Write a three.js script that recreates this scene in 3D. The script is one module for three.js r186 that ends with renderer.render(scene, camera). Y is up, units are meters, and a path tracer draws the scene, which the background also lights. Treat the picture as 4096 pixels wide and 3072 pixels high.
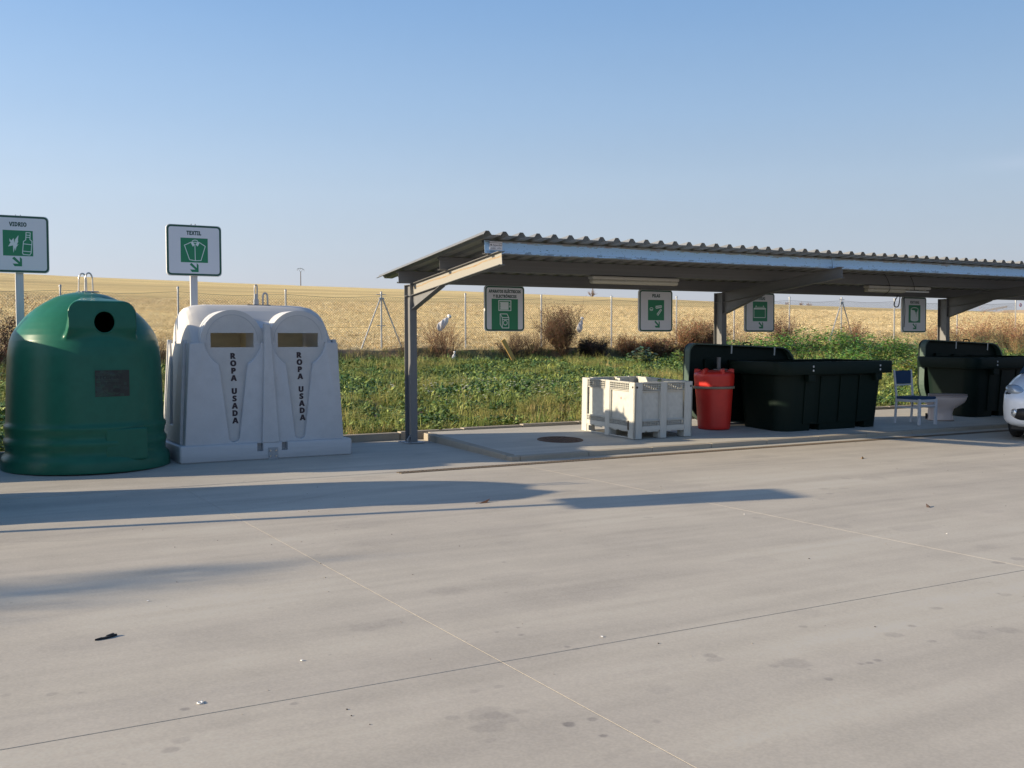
import * as THREE from 'three';
import { RoundedBoxGeometry } from 'three/addons/geometries/RoundedBoxGeometry.js';
import { mergeGeometries, toCreasedNormals } from 'three/addons/utils/BufferGeometryUtils.js';
import { FontLoader } from 'three/addons/loaders/FontLoader.js';
import { TextGeometry } from 'three/addons/geometries/TextGeometry.js';
import { Brush, Evaluator, ADDITION, SUBTRACTION } from 'three-bvh-csg';

// ------------------------------------------------------------------ camera, sky, sun, exposure
const scene = new THREE.Scene();
const camera = new THREE.PerspectiveCamera(40.35, 4 / 3, 0.1, 4000);
camera.position.set(0, 1.45, 0);
camera.rotation.order = 'YXZ';
camera.rotation.set(-0.04015, -0.51659, -0.00287);
scene.add(camera);

const renderer = new THREE.WebGLRenderer({ antialias: true });
renderer.setSize(1024, 768);
renderer.toneMapping = THREE.LinearToneMapping;
const EXPOSURE = 2.0;
renderer.toneMappingExposure = EXPOSURE;
renderer.shadowMap.enabled = true;

const SUN_TAN = 0.33, SUN_RUN = new THREE.Vector2(0.974, 0.227).normalize();     // light travels to +x and a little to +z
const sunDir = new THREE.Vector3(-SUN_RUN.x, SUN_TAN, -SUN_RUN.y).normalize();
const sun = new THREE.DirectionalLight(new THREE.Color().setRGB(1, 0.83, 0.6), 4.1);
sun.position.copy(sunDir).multiplyScalar(80);
sun.castShadow = true;
sun.shadow.mapSize.set(4096, 4096);
Object.assign(sun.shadow.camera, { left: -45, right: 45, top: 45, bottom: -45, near: 1, far: 200 });
sun.shadow.radius = 1;
scene.add(sun, sun.target);

const { PI, sin, cos, min, max, abs, floor, hypot, sqrt, exp } = Math;
const lerp = (a, b, t) => a + (b - a) * t, clamp = (x, a, b) => min(b, max(a, x)), sstep = (a, b, x) => { const t = clamp((x - a) / (b - a), 0, 1); return t * t * (3 - 2 * t); };
const lin = (c) => { c /= 255; return c <= 0.04045 ? c / 12.92 : ((c + 0.055) / 1.055) ** 2.4; };
{ // a clear evening sky with a hazy foot: colours by elevation, paler towards the sun
  const W = 1024, H = 512, data = new Float32Array(W * H * 4);
  const stops = [[-90, 120, 112, 100], [-1, 192, 194, 201], [0, 197, 200, 207], [2.5, 200, 206, 216], [5, 195, 209, 224], [8, 186, 207, 229], [12, 165, 196, 230], [17, 141, 180, 225], [23, 115, 159, 215], [35, 99, 141, 196], [60, 78, 116, 166], [90, 70, 106, 154]];
  const v = new THREE.Vector3();
  for (let j = 0; j < H; j++) for (let i = 0; i < W; i++) {
    const el = ((j + 0.5) / H - 0.5) * 180, phi = ((i + 0.5) / W - 0.5) * Math.PI * 2, ce = Math.cos(el * Math.PI / 180);
    v.set(Math.cos(phi) * ce, Math.sin(el * Math.PI / 180), Math.sin(phi) * ce);
    let k = 0; while (k < stops.length - 2 && el > stops[k + 1][0]) k++;
    const a = stops[k], b = stops[k + 1], t = Math.min(1, Math.max(0, (el - a[0]) / (b[0] - a[0])));
    const g = v.dot(sunDir), near = Math.pow(Math.max(0, (g + 0.75) / 1.75), 2.0), glow = Math.pow(Math.max(0, g), 12);
    const low = Math.exp(-Math.max(0, el) / 14);
    const o = (j * W + i) * 4, hz = fbm(i / 90, j / 5, 55, 4);
    // a faint streak of thin cloud
    const du = (phi + 0.60) / 0.035, dv = (el - 8.7) / 0.22, cl = 0.07 * Math.exp(-dv * dv) * Math.exp(-du * du);
    for (let c = 0; c < 3; c++) {
      let q = lin(a[c + 1] + (b[c + 1] - a[c + 1]) * t);
      q *= (0.88 + 0.60 * near) * (1 + 0.03 * (hz - 0.5) + 0.012 * (hash(i, j, 77) - 0.5));
      q += near * low * [0.26, 0.215, 0.17][c] + glow * [1.6, 1.35, 1.0][c] + cl * [0.8, 0.62, 0.62][c];
      data[o + c] = q / EXPOSURE;
    }
    data[o + 3] = 1;
  }
  const t = new THREE.DataTexture(data, W, H, THREE.RGBAFormat, THREE.FloatType);
  t.mapping = THREE.EquirectangularReflectionMapping; t.magFilter = t.minFilter = THREE.LinearFilter; t.colorSpace = THREE.LinearSRGBColorSpace; t.needsUpdate = true;
  scene.background = t; scene.environment = t;
}

// ------------------------------------------------------------------ helpers
function rng(seed) { let a = seed >>> 0; return () => { a = (a + 0x6D2B79F5) | 0; let t = Math.imul(a ^ (a >>> 15), 1 | a); t = (t + Math.imul(t ^ (t >>> 7), 61 | t)) ^ t; return ((t ^ (t >>> 14)) >>> 0) / 4294967296; }; }
const V = (x, y, z) => new THREE.Vector3(x, y, z);
function hash(i, j, s) { let h = Math.imul(i, 374761393) + Math.imul(j, 668265263) + Math.imul(s, 2147483647 ^ 0x5bd1e995); h = Math.imul(h ^ (h >>> 13), 1274126177); return ((h ^ (h >>> 16)) >>> 0) / 4294967296; }
function vnoise(x, y, s, per = 0) {
  const i = floor(x), j = floor(y); let fx = x - i, fy = y - j; fx = fx * fx * (3 - 2 * fx); fy = fy * fy * (3 - 2 * fy);
  const w = (a, b) => per ? hash(((a % per) + per) % per, ((b % per) + per) % per, s) : hash(a, b, s);
  return lerp(lerp(w(i, j), w(i + 1, j), fx), lerp(w(i, j + 1), w(i + 1, j + 1), fx), fy);
}
function fbm(x, y, s, oct = 4, per = 0) { let a = 0.5, t = 0, n = 0; for (let o = 0; o < oct; o++) { t += a * vnoise(x, y, s + o * 17, per); n += a; a *= 0.5; x *= 2; y *= 2; per *= 2; } return t / n; }

const used = {};
function numbered(name) { const n = used[name] = (used[name] ?? -1) + 1; return n ? name + '_' + String(n).padStart(3, '0') : name; }
function tag(o, label, category, group, kind) { o.userData = { ...o.userData }; if (label) o.userData.label = label; if (category) o.userData.category = category; if (group) o.userData.group = group; if (kind) o.userData.kind = kind; return o; }
function thing(name, label, category, [x, y, z] = [0, 0, 0], turn = 0, group) { const o = new THREE.Group(); o.name = numbered(name); o.position.set(x, y, z); o.rotation.y = turn; scene.add(o); return tag(o, label, category, group); }
function flat(g) { g = g.index ? g.toNonIndexed() : g; for (const k of Object.keys(g.attributes)) if (!['position', 'normal', 'uv', 'color'].includes(k)) g.deleteAttribute(k); if (!g.attributes.uv) g.setAttribute('uv', new THREE.BufferAttribute(new Float32Array(g.attributes.position.count * 2), 2)); if (!g.attributes.normal) g.computeVertexNormals(); g.morphAttributes = {}; return g; }
function joined(list) { return list.length === 1 ? list[0] : mergeGeometries(list.map(flat)); }
function part(parent, name, geos, mat, label) {
  const m = new THREE.Mesh(Array.isArray(geos) ? joined(geos) : geos, mat); m.castShadow = m.receiveShadow = true;
  m.name = parent === scene ? numbered(name) : name; parent.add(m); if (label) m.userData.label = label; return m;
}
function copy(o, label, pos, turn) { const c = o.clone(); c.name = numbered(o.name.replace(/_\d{3}$/, '')); c.userData = { ...o.userData, label: label ?? o.userData.label }; if (pos) c.position.set(...pos); if (turn !== undefined) c.rotation.y = turn; scene.add(c); return c; }
function structure(name, label) { const o = new THREE.Group(); o.name = numbered(name); scene.add(o); o.userData = { kind: 'structure' }; if (label) o.userData.label = label; return o; }
const box = (w, h, d, x = 0, y = 0, z = 0) => new THREE.BoxGeometry(w, h, d).translate(x, y, z);
const rbox = (w, h, d, x = 0, y = 0, z = 0, r = 0.006, s = 2) => new RoundedBoxGeometry(w, h, d, s, min(r, w * 0.49, h * 0.49, d * 0.49)).translate(x, y, z);
const cyl = (r0, r1, h, x = 0, y = 0, z = 0, n = 20, open = false) => new THREE.CylinderGeometry(r0, r1, h, n, 1, open).translate(x, y, z);
function rod(a, b, r0, r1 = r0, n = 8, open = false) {
  const d = V().subVectors(b, a), L = d.length(), g = new THREE.CylinderGeometry(r1, r0, L, n, 1, open);
  g.applyQuaternion(new THREE.Quaternion().setFromUnitVectors(V(0, 1, 0), d.divideScalar(L))); return g.translate((a.x + b.x) / 2, (a.y + b.y) / 2, (a.z + b.z) / 2);
}
function tube(pts, r, seg = 24, n = 8, closed = false) { return new THREE.TubeGeometry(new THREE.CatmullRomCurve3(pts, closed, 'centripetal'), seg, r, n, closed); }
function shape(pts) { const s = new THREE.Shape(); pts.forEach(([x, y], i) => i ? s.lineTo(x, y) : s.moveTo(x, y)); s.closePath(); return s; }
function rrect(w, h, r, cx = 0, cy = 0, C = THREE.Shape) { const s = new C(), x = cx - w / 2, y = cy - h / 2; s.moveTo(x + r, y); s.lineTo(x + w - r, y); s.absarc(x + w - r, y + r, r, -PI / 2, 0); s.lineTo(x + w, y + h - r); s.absarc(x + w - r, y + h - r, r, 0, PI / 2); s.lineTo(x + r, y + h); s.absarc(x + r, y + h - r, r, PI / 2, PI); s.lineTo(x, y + r); s.absarc(x + r, y + r, r, PI, PI * 1.5); return s; }
const extrude = (s, depth, bevel = 0, seg = 2, curve = 12) => new THREE.ExtrudeGeometry(s, { depth: depth - 2 * bevel, bevelEnabled: bevel > 0, bevelThickness: bevel, bevelSize: bevel, bevelOffset: -bevel, bevelSegments: seg, curveSegments: curve }).translate(0, 0, bevel);
function face(s, w, h, curve = 10) { const g = new THREE.ShapeGeometry(s, curve), p = g.attributes.position, u = g.attributes.uv; for (let i = 0; i < p.count; i++) u.setXY(i, p.getX(i) / w + 0.5, p.getY(i) / h + 0.5); return g; }

function texture(w, h, fn, { srgb = false, repeat } = {}) { // fn(x, y) -> [r, g, b] in 0..255
  const d = new Uint8Array(w * h * 4);
  for (let y = 0; y < h; y++) for (let x = 0; x < w; x++) { const c = fn(x, y), o = (y * w + x) * 4; d[o] = clamp(c[0], 0, 255); d[o + 1] = clamp(c[1], 0, 255); d[o + 2] = clamp(c[2], 0, 255); d[o + 3] = 255; }
  const t = new THREE.DataTexture(d, w, h, THREE.RGBAFormat); t.magFilter = THREE.LinearFilter; t.minFilter = THREE.LinearMipmapLinearFilter; t.generateMipmaps = true; t.wrapS = t.wrapT = THREE.RepeatWrapping; if (srgb) t.colorSpace = THREE.SRGBColorSpace; if (repeat) t.repeat.set(...repeat); t.needsUpdate = true; return t;
}
function canvasTex(w, h, draw) { const c = document.createElement('canvas'); c.width = w; c.height = h; draw(c.getContext('2d'), w, h); const t = new THREE.CanvasTexture(c); t.colorSpace = THREE.SRGBColorSpace; t.anisotropy = 8; return t; }
const std = (r, g, b, rough = 0.6, metal = 0, extra = {}) => new THREE.MeshStandardMaterial({ color: new THREE.Color().setRGB(r, g, b), roughness: rough, metalness: metal, ...extra });
// fine grain shared by plain materials
const grainTex = texture(256, 256, (x, y) => { const n = 205 + 50 * fbm(x / 16, y / 16, 5, 4, 16); return [n, n, n]; });
const fineBump = texture(256, 256, (x, y) => { const n = 255 * (0.5 * hash(x, y, 91) + 0.5 * fbm(x / 8, y / 8, 7, 3, 32)); return [n, n, n]; });
const blotch = texture(512, 512, (x, y) => { const n = 190 + 65 * fbm(x / 64, y / 64, 11, 6, 8); return [n, n, n * 0.985]; });

// ------------------------------------------------------------------ heights of the ground
const apronY = (z) => z > -10.7 ? 0 : 0.025 * (-z - 10.7);
const slabY = (z) => 0.062 + 0.04 * (-z - 10.95);
const FENCE_Z = -28.4;
const verge = (x, z) => { const d = -z - 13.8; if (d < 0) return 0.09; const b = 0.11 + d * 0.054 + 0.02 * sin(x * 1.3 + z) + 0.03 * sin(x * 0.37 - z * 0.6) + 0.10 * sstep(18, 34, x) * sstep(0, 8, d); const bank = sstep(-27.35, -27.8, z); return b + bank * (1.22 - 0.86 + 0.03 * sin(x * 2.1) + 0.02 * sin(x * 5.3)); };
const crest = (az) => { const a = [[-60, 0.052], [0, 0.0615], [3.5, 0.0606], [12, 0.0566], [20.8, 0.0520], [27, 0.0486], [38.5, 0.0395], [44.5, 0.0335], [50, 0.0288], [56, 0.0238], [70, 0.014], [120, 0.004]]; let k = 0; while (k < a.length - 2 && az > a[k + 1][0]) k++; return lerp(a[k][1], a[k + 1][1], clamp((az - a[k][0]) / (a[k + 1][0] - a[k][0]), 0, 1)); };
function fieldY(x, z) { // stubble hill: rises from the fence to a crest about 300 m away
  const r = hypot(x, z), az = Math.atan2(x, -z) * 180 / PI, R = 300, e = crest(az), y0 = 1.24, d = max(0, -z - 27.9);
  const t = clamp((r - 30) / (R - 30), 0, 1), top = 1.45 + e * R;
  let y = lerp(y0, top, t) + 0.5 * sin(x * 0.021 + z * 0.012) * sin(t * PI) * 0.6;
  if (r > R) y = top - (r - R) * (0.012 + (r - R) * 0.00012);
  return lerp(verge(x, max(z, -27.9)), y, sstep(0, 3, d)) + 0.02 * sin(z * 4.2 + x * 0.3) * (1 - t);
}

// ------------------------------------------------------------------ large setting
const groundMat = std(0.3, 0.24, 0.17, 0.95, 0, { map: blotch });
{ const g = structure('ground', 'bare earth around the recycling yard'); const m = new THREE.PlaneGeometry(4000, 4000).rotateX(-PI / 2).translate(0, -0.35, 0); const u = m.attributes.uv; for (let i = 0; i < u.count; i++) u.setXY(i, u.getX(i) * 700, u.getY(i) * 700); part(g, 'earth', m, groundMat); }

// concrete of the yard: one texture laid out in metres (16 m a side), stains where the photograph has them
const STAINS = [[1.89, -3.57, .085], [1.83, -3.42, .07], [1.94, -3.45, .05], [2.02, -3.5, .035], [1.76, -3.58, .035], [2.11, -3.29, .03, 3], [2.22, -3.29, .022, 2], [2.16, -3.13, .016, 3], [1.78, -3.3, .025], [2.09, -3.81, .028], [1.98, -3.8, .03], [2.66, -3.44, .07, .5], [1.92, -3.51, .05], [.8, -3.87, .035], [.75, -3.79, .03, 1.4], [.28, -4.73, .025], [.45, -4.65, .03, 1.4], [.55, -4.61, .02], [3.4, -3.42, .085], [3.29, -3.43, .035], [3.15, -3.7, .035, 1.6], [3.13, -3.64, .045], [3.76, -3.26, .025, 2], [3.69, -3.25, .02, 2], [3.65, -3.26, .018, 2], [4.36, -3.57, .028, 2], [4.48, -3.32, .11, .6], [4.62, -3.33, .09, .6], [4.16, -3.51, .05], [3.88, -3.84, .025, 1.6], [4.77, -3.74, .04, 1.6], [6.1, -4.32, .05, 1.8], [6.33, -4.33, .06, 1.6], [5.37, -3.75, .035], [4.22, -3.34, .025, 1.6], [4.79, -5.19, .16, .5], [5.97, -6.43, .06], [6.28, -5.8, .1, .8], [8.75, -7.69, .18, .8], [8.5, -7.8, .08, .8], [6.65, -8.21, .3, .5], [4.1, -4.04, .09, .5], [7.71, -7.37, .07, 1], [4.72, -3.27, .06], [4.42, -8.29, .05], [2.42, -3.15, .02], [3.04, -7.8, .22, .45], [1.96, -4.95, .1, .7], [2.1, -4.97, .07, .6], [5.48, -8.53, .09], [3.9, -7.0, .3, .4], [3.7, -6.5, .14, .5], [2.64, -5.44, .12, .6], [4.4, -6.1, .3, .3], [7.2, -6.9, .05], [7.5, -7.1, .04, 1.3], [7.9, -7.3, .05], [9.6, -8.0, .1, .5], [5.2, -6.9, .05], [10.2, -9.3, .2, .3], [1.2, -5.1, .25, .3]];
const concreteAt = (() => {
  const N = 2048, S = 16, k = N / S, buf = new Float32Array(N * N).fill(1), r = rng(7);
  const spot = (sx, sy, rad, dark, sq = 1, seed = 1) => { const R = rad * 1.7 * k; for (let y = floor(sy * k - R); y <= sy * k + R; y++) for (let x = floor(sx * k - R * sq); x <= sx * k + R * sq; x++) { const dx = (x - sx * k) / sq, dy = y - sy * k, d = hypot(dx, dy) / (rad * k), w = 0.5 * (fbm(x / 5, y / 5, seed, 3) - 0.5) + 0.35 * (fbm(x / 16, y / 16, seed + 3, 2) - 0.5), a = (1 - sstep(0.62, 0.95, d + w * 1.3)) * (0.55 + 0.45 * fbm(x / 3, y / 3, seed + 9, 2)); const o = ((y % N + N) % N) * N + (x % N + N) % N; buf[o] *= 1 - a * dark; } };
  STAINS.forEach(([x, z, rad, w = 1], i) => spot(x, -z, rad, min(0.5, 0.17 * w), 1.15, 40 + i));
  for (let i = 0; i < 620; i++) spot(r() * S, r() * S, 0.006 + 0.02 * r() * r(), 0.1 + 0.3 * r(), 1, i);
  for (let i = 0; i < 90; i++) spot(r() * S, r() * S, 0.06 + 0.16 * r(), 0.04 + 0.08 * r(), 1.8, i + 900);
  // worn tyre tracks: faint long streaks with a broken edge
  for (let i = 0; i < 46; i++) { const x0 = r() * S, y0 = r() * S, L = 2 + 6 * r(), a0 = (r() - 0.5) * 0.5 + (r() < 0.25 ? 0.6 : 0), c = (r() - 0.5) * 0.16, w = 0.04 + 0.07 * r(), dk = (r() < 0.7 ? 1 : -0.7) * (0.025 + 0.05 * r()), sd = floor(r() * 1e4); let x = x0, y = y0, a = a0; const st = 0.5 / k;
    for (let s = 0; s < L; s += st) { a += c * st; x += cos(a) * st; y += sin(a) * st; const f = sin(PI * s / L) * (0.35 + 0.9 * vnoise(s * 3, 0, sd)); const q = (vnoise(s * 40, 1, sd) - 0.5) * 0.01; const h = floor(w * k / 2); for (let n = -h; n <= h; n++) { const X = floor((x - sin(a) * (n / k + q)) * k), Y = floor((y + cos(a) * (n / k + q)) * k), o = ((Y % N + N) % N) * N + (X % N + N) % N; buf[o] *= 1 - dk * 0.5 * f * (0.4 + 0.9 * hash(X, Y, 3)); } } }
  return { N, buf };
})();
const concreteMap = texture(2048, 2048, (x, y) => {
  const big = fbm(x / 256, y / 256, 21, 5, 8), sw = fbm(x / 340 + 3, y / 42, 25, 4), mid = fbm(x / 32, y / 32, 22, 4, 64), fine = hash(x, y, 4), b = concreteAt.buf[y * 2048 + x];
  const st = fbm(x / 150 + 7, y / 11, 29, 3), v = (0.90 + 0.16 * (st - 0.5) + 0.17 * (big - 0.5) + 0.30 * (sw - 0.5) + 0.12 * (mid - 0.5) + 0.13 * (fine - 0.5)) * b, warm = 1 - 0.25 * (1 - b);
  return [255 * v, 255 * v * (0.975 + 0.015 * (big - 0.5)) , 255 * v * (0.94 - 0.03 * (sw - 0.5)) * (1 + 0.12 * (1 - b))];
}, {});
const concreteBump = texture(1024, 1024, (x, y) => { const n = 255 * (0.35 * hash(x, y, 8) + 0.4 * fbm(x / 24, y / 24, 31, 4, 32) + 0.25 * fbm(x / 120 + 2, y / 9, 33, 3)); return [n, n, n]; });
const concrete = (r, g, b) => new THREE.MeshStandardMaterial({ color: new THREE.Color().setRGB(r, g, b), map: concreteMap, bumpMap: concreteBump, bumpScale: 0.0012, roughness: 0.82 });
const yardMat = concrete(0.462, 0.43, 0.372), apronMat = concrete(0.475, 0.452, 0.40), slabMat = concrete(0.51, 0.495, 0.445), kerbMat = concrete(0.36, 0.325, 0.265);
function worldUV(g, s = 1 / 16, ox = 0, oz = 0) { const p = g.attributes.position, n = g.attributes.normal, u = g.attributes.uv; for (let i = 0; i < p.count; i++) { const ax = abs(n.getX(i)), ay = abs(n.getY(i)), az = abs(n.getZ(i)); if (ay >= ax && ay >= az) u.setXY(i, (p.getX(i) + ox) * s, -(p.getZ(i) + oz) * s); else if (ax > az) u.setXY(i, (p.getZ(i) + oz) * s, p.getY(i) * s); else u.setXY(i, (p.getX(i) + ox) * s, p.getY(i) * s); } return g; }
{ // bays of concrete with sawn joints between them
  const yard = structure('concrete_yard', 'pale concrete yard floor with sawn joints');
  const xs = [-20.98, -13.23, -9.355, -5.48, -1.605, 2.27, 6.145, 17.77, 25.5], zs = [-10.60, -4.10, 2.40, 8.9, 15.4];
  const gap = 0.0036;
  for (let j = 0; j < zs.length - 1; j++) for (let i = 0; i < xs.length - 1; i++) {
    const xa = xs[i] + gap * 0.45, xb = xs[i + 1] - gap * 0.45, za = zs[j] + gap, zb = zs[j + 1] - gap;
    const c = 0.0007, s = new THREE.Shape(); s.moveTo(xa, -zb); s.lineTo(xb, -zb); s.lineTo(xb, -za); s.lineTo(xa, -za); s.closePath();
    const g = new THREE.ExtrudeGeometry(s, { depth: 0.08, bevelEnabled: true, bevelThickness: c, bevelSize: c, bevelOffset: -c, bevelSegments: 1 }).rotateX(-PI / 2); g.computeBoundingBox(); g.translate(0, -g.boundingBox.max.y, 0);
    part(yard, 'concrete_bay', worldUV(g), yardMat);
  }
  part(yard, 'joint_filler', worldUV(box(46.4, 0.04, 26, 2.26, -0.031, 2.4)), std(0.16, 0.18, 0.15, 0.95));
}
function wedge(x0, x1, z0, z1, yTop, base, seg = 1) { // a slab whose top follows yTop(z); z0 near, z1 far
  const g = new THREE.BoxGeometry(x1 - x0, 1, z0 - z1, 1, 1, seg).toNonIndexed(), p = g.attributes.position;
  for (let i = 0; i < p.count; i++) { const z = (z0 + z1) / 2 + p.getZ(i), x = (x0 + x1) / 2 + p.getX(i); p.setXYZ(i, x, p.getY(i) > 0 ? yTop(z, x) : base, z); }
  g.computeVertexNormals(); return worldUV(g);
}
{ const a = structure('apron', 'smooth concrete apron between the drain and the kerb'); part(a, 'concrete', wedge(-21, 30, -10.77, -13.8, apronY, -0.3), apronMat); }
{ // raised slab under the canopy, with a rounded edge piece along its front and left side
  const s = structure('raised_slab', 'raised concrete slab under the canopy');
  const top = wedge(6.33, 30, -11.07, -13.58, slabY, -0.1); part(s, 'slab_top', top, slabMat);
  const r = rng(12); let x = 6.2;
  while (x < 24) { const L = x === 6.2 ? 0.13 : 1.0, g = rbox(L - 0.004, 0.2, 0.13, x + L / 2, slabY(-11.01) - 0.1 + 0.002, -11.01 - (r() - 0.5) * 0.004, 0.012); part(s, 'edge_stone', worldUV(g), kerbMat); x += L; }
  for (let z = -11.2; z > -13.5; z -= 1) { const L = min(1, 13.58 + z), g = rbox(0.13, 0.2, L - 0.004, 0, 0, 0, 0.012).rotateX(0.04).translate(6.265, slabY(z - L / 2) - 0.1 + 0.002, z - L / 2 + 0.12); part(s, 'edge_stone', worldUV(g), kerbMat); }
}
const kerbTop = (x) => lerp(0.172, 0.215, sstep(4.5, 9, x));
{ const k = structure('kerb', 'concrete kerb stones along the planted strip'); const r = rng(5);
  for (let i = 0, x = -9.1; x < 34; i++, x += 1.0) { const gap = 0.012; const g = rbox(1 - gap, 0.34, 0.13, 0, 0, 0, 0.014).rotateZ((r() - 0.5) * 0.006).translate(x + 0.5, kerbTop(x + 0.5) - 0.17 + (r() - 0.5) * 0.006, -13.655 + (r() - 0.5) * 0.01); part(k, 'kerb_stone', worldUV(g), kerbMat); } }
{ // drain channel with a slotted grate
  const d = structure('drain_channel', 'slotted drain channel along the front of the slab'), m = std(0.11, 0.085, 0.06, 0.85, 0.2, { map: blotch });
  const x0 = 4.62, x1 = 26;
  part(d, 'channel', [box(x1 - x0, 0.02, 0.16, (x0 + x1) / 2, -0.09, -10.685), box(x1 - x0, 0.1, 0.012, (x0 + x1) / 2, -0.052, -10.611), box(x1 - x0, 0.1, 0.012, (x0 + x1) / 2, -0.052, -10.759)], m);
  part(d, 'grate_frame', [rbox(x1 - x0, 0.016, 0.018, (x0 + x1) / 2, -0.003, -10.626, 0.003), rbox(x1 - x0, 0.016, 0.018, (x0 + x1) / 2, -0.003, -10.744, 0.003), box(x1 - x0, 0.014, 0.012, (x0 + x1) / 2, -0.004, -10.685)], std(0.2, 0.15, 0.1, 0.7, 0.3, { map: blotch }));
  const bars = new THREE.InstancedMesh(box(0.022, 0.012, 0.1), std(0.22, 0.17, 0.12, 0.7, 0.3, { map: blotch }), floor((x1 - x0) / 0.045)); const M = new THREE.Matrix4();
  for (let i = 0; i < bars.count; i++) bars.setMatrixAt(i, M.makeTranslation(x0 + 0.02 + i * 0.045, -0.004, -10.685)); bars.name = 'grate_bars'; bars.userData = { kind: 'stuff' }; bars.castShadow = bars.receiveShadow = true; d.add(bars);
  const cover = box(26, 0.078, 0.17, 4.61 - 13, -0.04, -10.685); part(d, 'concrete_strip', worldUV(cover), apronMat);
}
{ // soil of the planted strip
  const g = new THREE.PlaneGeometry(70, 14.3, 280, 90).rotateX(-PI / 2).translate(23, 0, -20.85); const p = g.attributes.position, u = g.attributes.uv, col = new Float32Array(p.count * 3);
  for (let i = 0; i < p.count; i++) { const x = p.getX(i), z = p.getZ(i); p.setY(i, verge(x, z) + 0.03 * (fbm(x * 2, z * 2, 3, 3) - 0.5)); u.setXY(i, x / 3, z / 3); const d = fbm(x * 0.5, z * 0.9, 71, 3), e = sstep(0.45, 0.62, d); col.set([lerp(0.20, 0.13, e), lerp(0.135, 0.12, e), lerp(0.085, 0.045, e)], i * 3); }
  g.setAttribute('color', new THREE.BufferAttribute(col, 3)); g.computeVertexNormals();
  const s = structure('planted_strip', 'brown soil of the weedy strip behind the kerb'); part(s, 'soil', g, new THREE.MeshStandardMaterial({ vertexColors: true, map: blotch, bumpMap: fineBump, bumpScale: 0.03, roughness: 0.97 }));
}
const strawMap = texture(1024, 1024, (x, y) => {
  const a = fbm(x / 14 + 9, y / 5, 41, 3), b = fbm(x / 60, y / 18, 42, 4), c = hash(x >> 1, y, 43), dk = sstep(0.60, 0.74, fbm(x / 9, y / 4, 47, 3)) * 0.55, v = 0.74 + 0.30 * (a - 0.35) + 0.16 * (b - 0.5) + 0.16 * (c - 0.5) - dk * 0.5, br = sstep(0.62, 0.8, fbm(x / 7, y / 3, 51, 2)) * 0.25;
  return [255 * (v + br), 255 * (v * 0.93 + br * 0.9), 255 * (v * 0.8 + br * 0.7)];
});
{ // stubble field as a fan of ground that climbs to its crest
  const NA = 340, NR = 150, pos = [], uv = [], col = [], idx = [];
  for (let j = 0; j <= NR; j++) for (let i = 0; i <= NA; i++) {
    const s = -70 + 210 * i / NA, t = j / NR; // s: fan position along the fence, t: distance
    const az = -25 + 95 * i / NA, tan = Math.tan(az * PI / 180); const d = 27.85 + 1.2 * t * 30 + 540 * t * t * t; let z = -d, x = lerp(s * 0.9, d * tan, sstep(0, 1, 1)); x = d * tan; pos.push(x, fieldY(x, z), z); uv.push(x / 5, z / 5);
    const n = fbm(x / 14, z / 4, 61, 4), band = fbm(x / 60 + 4, z / 7, 66, 3), big = fbm(x / 130, z / 45, 67, 3), k = 0.88 + 0.34 * (n - 0.5) + 0.5 * (band - 0.5) + 0.3 * (big - 0.45), warm = 1 + 0.22 * (0.5 - band);
    col.push(0.98 * k, 0.775 * k * (0.5 + 0.5 / warm), 0.37 * k / warm);
  }
  for (let j = 0; j < NR; j++) for (let i = 0; i < NA; i++) { const a = j * (NA + 1) + i, b = a + NA + 1; idx.push(a, a + 1, b, a + 1, b + 1, b); }
  const g = new THREE.BufferGeometry(); g.setAttribute('position', new THREE.Float32BufferAttribute(pos, 3)); g.setAttribute('uv', new THREE.Float32BufferAttribute(uv, 2)); g.setAttribute('color', new THREE.Float32BufferAttribute(col, 3)); g.setIndex(idx); g.computeVertexNormals();
  const f = structure('stubble_field', 'golden stubble field climbing to the skyline'); part(f, 'field_soil', g, new THREE.MeshStandardMaterial({ vertexColors: true, map: strawMap, bumpMap: strawMap, bumpScale: 0.05, roughness: 0.95, side: THREE.DoubleSide }));
}

// ------------------------------------------------------------------ canopy
const steel = std(0.185, 0.188, 0.19, 0.55, 0.15, { map: grainTex, bumpMap: fineBump, bumpScale: 0.0006 });
const steelDark = std(0.135, 0.14, 0.15, 0.55, 0.2, { map: grainTex });
const galv = std(0.42, 0.43, 0.44, 0.42, 0.55, { map: grainTex });
const whitePaint = std(0.74, 0.74, 0.73, 0.5, 0, { map: grainTex });
const rustWeb = std(1, 1, 1, 0.6, 0.05, { map: canvasTex(1024, 128, (c, w, h) => { // pale painted web with a rust run along it
  c.fillStyle = '#8f8d86'; c.fillRect(0, 0, w, h); const r = rng(31);
  for (let i = 0; i < 900; i++) { const x = r() * w, y = h * 0.30 + (r() - 0.5) * 16 + 5 * sin(x * 0.02); c.fillStyle = `rgba(${130 + r() * 30},${98 + r() * 20},${50 + r() * 20},${0.10 + r() * 0.22})`; c.fillRect(x, y, 4 + r() * 26, 1 + r() * 4); }
  for (let i = 0; i < 300; i++) { c.fillStyle = `rgba(90,86,76,${r() * 0.12})`; c.fillRect(r() * w, r() * h, 2 + r() * 30, 1 + r() * 2); }
}) });
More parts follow.
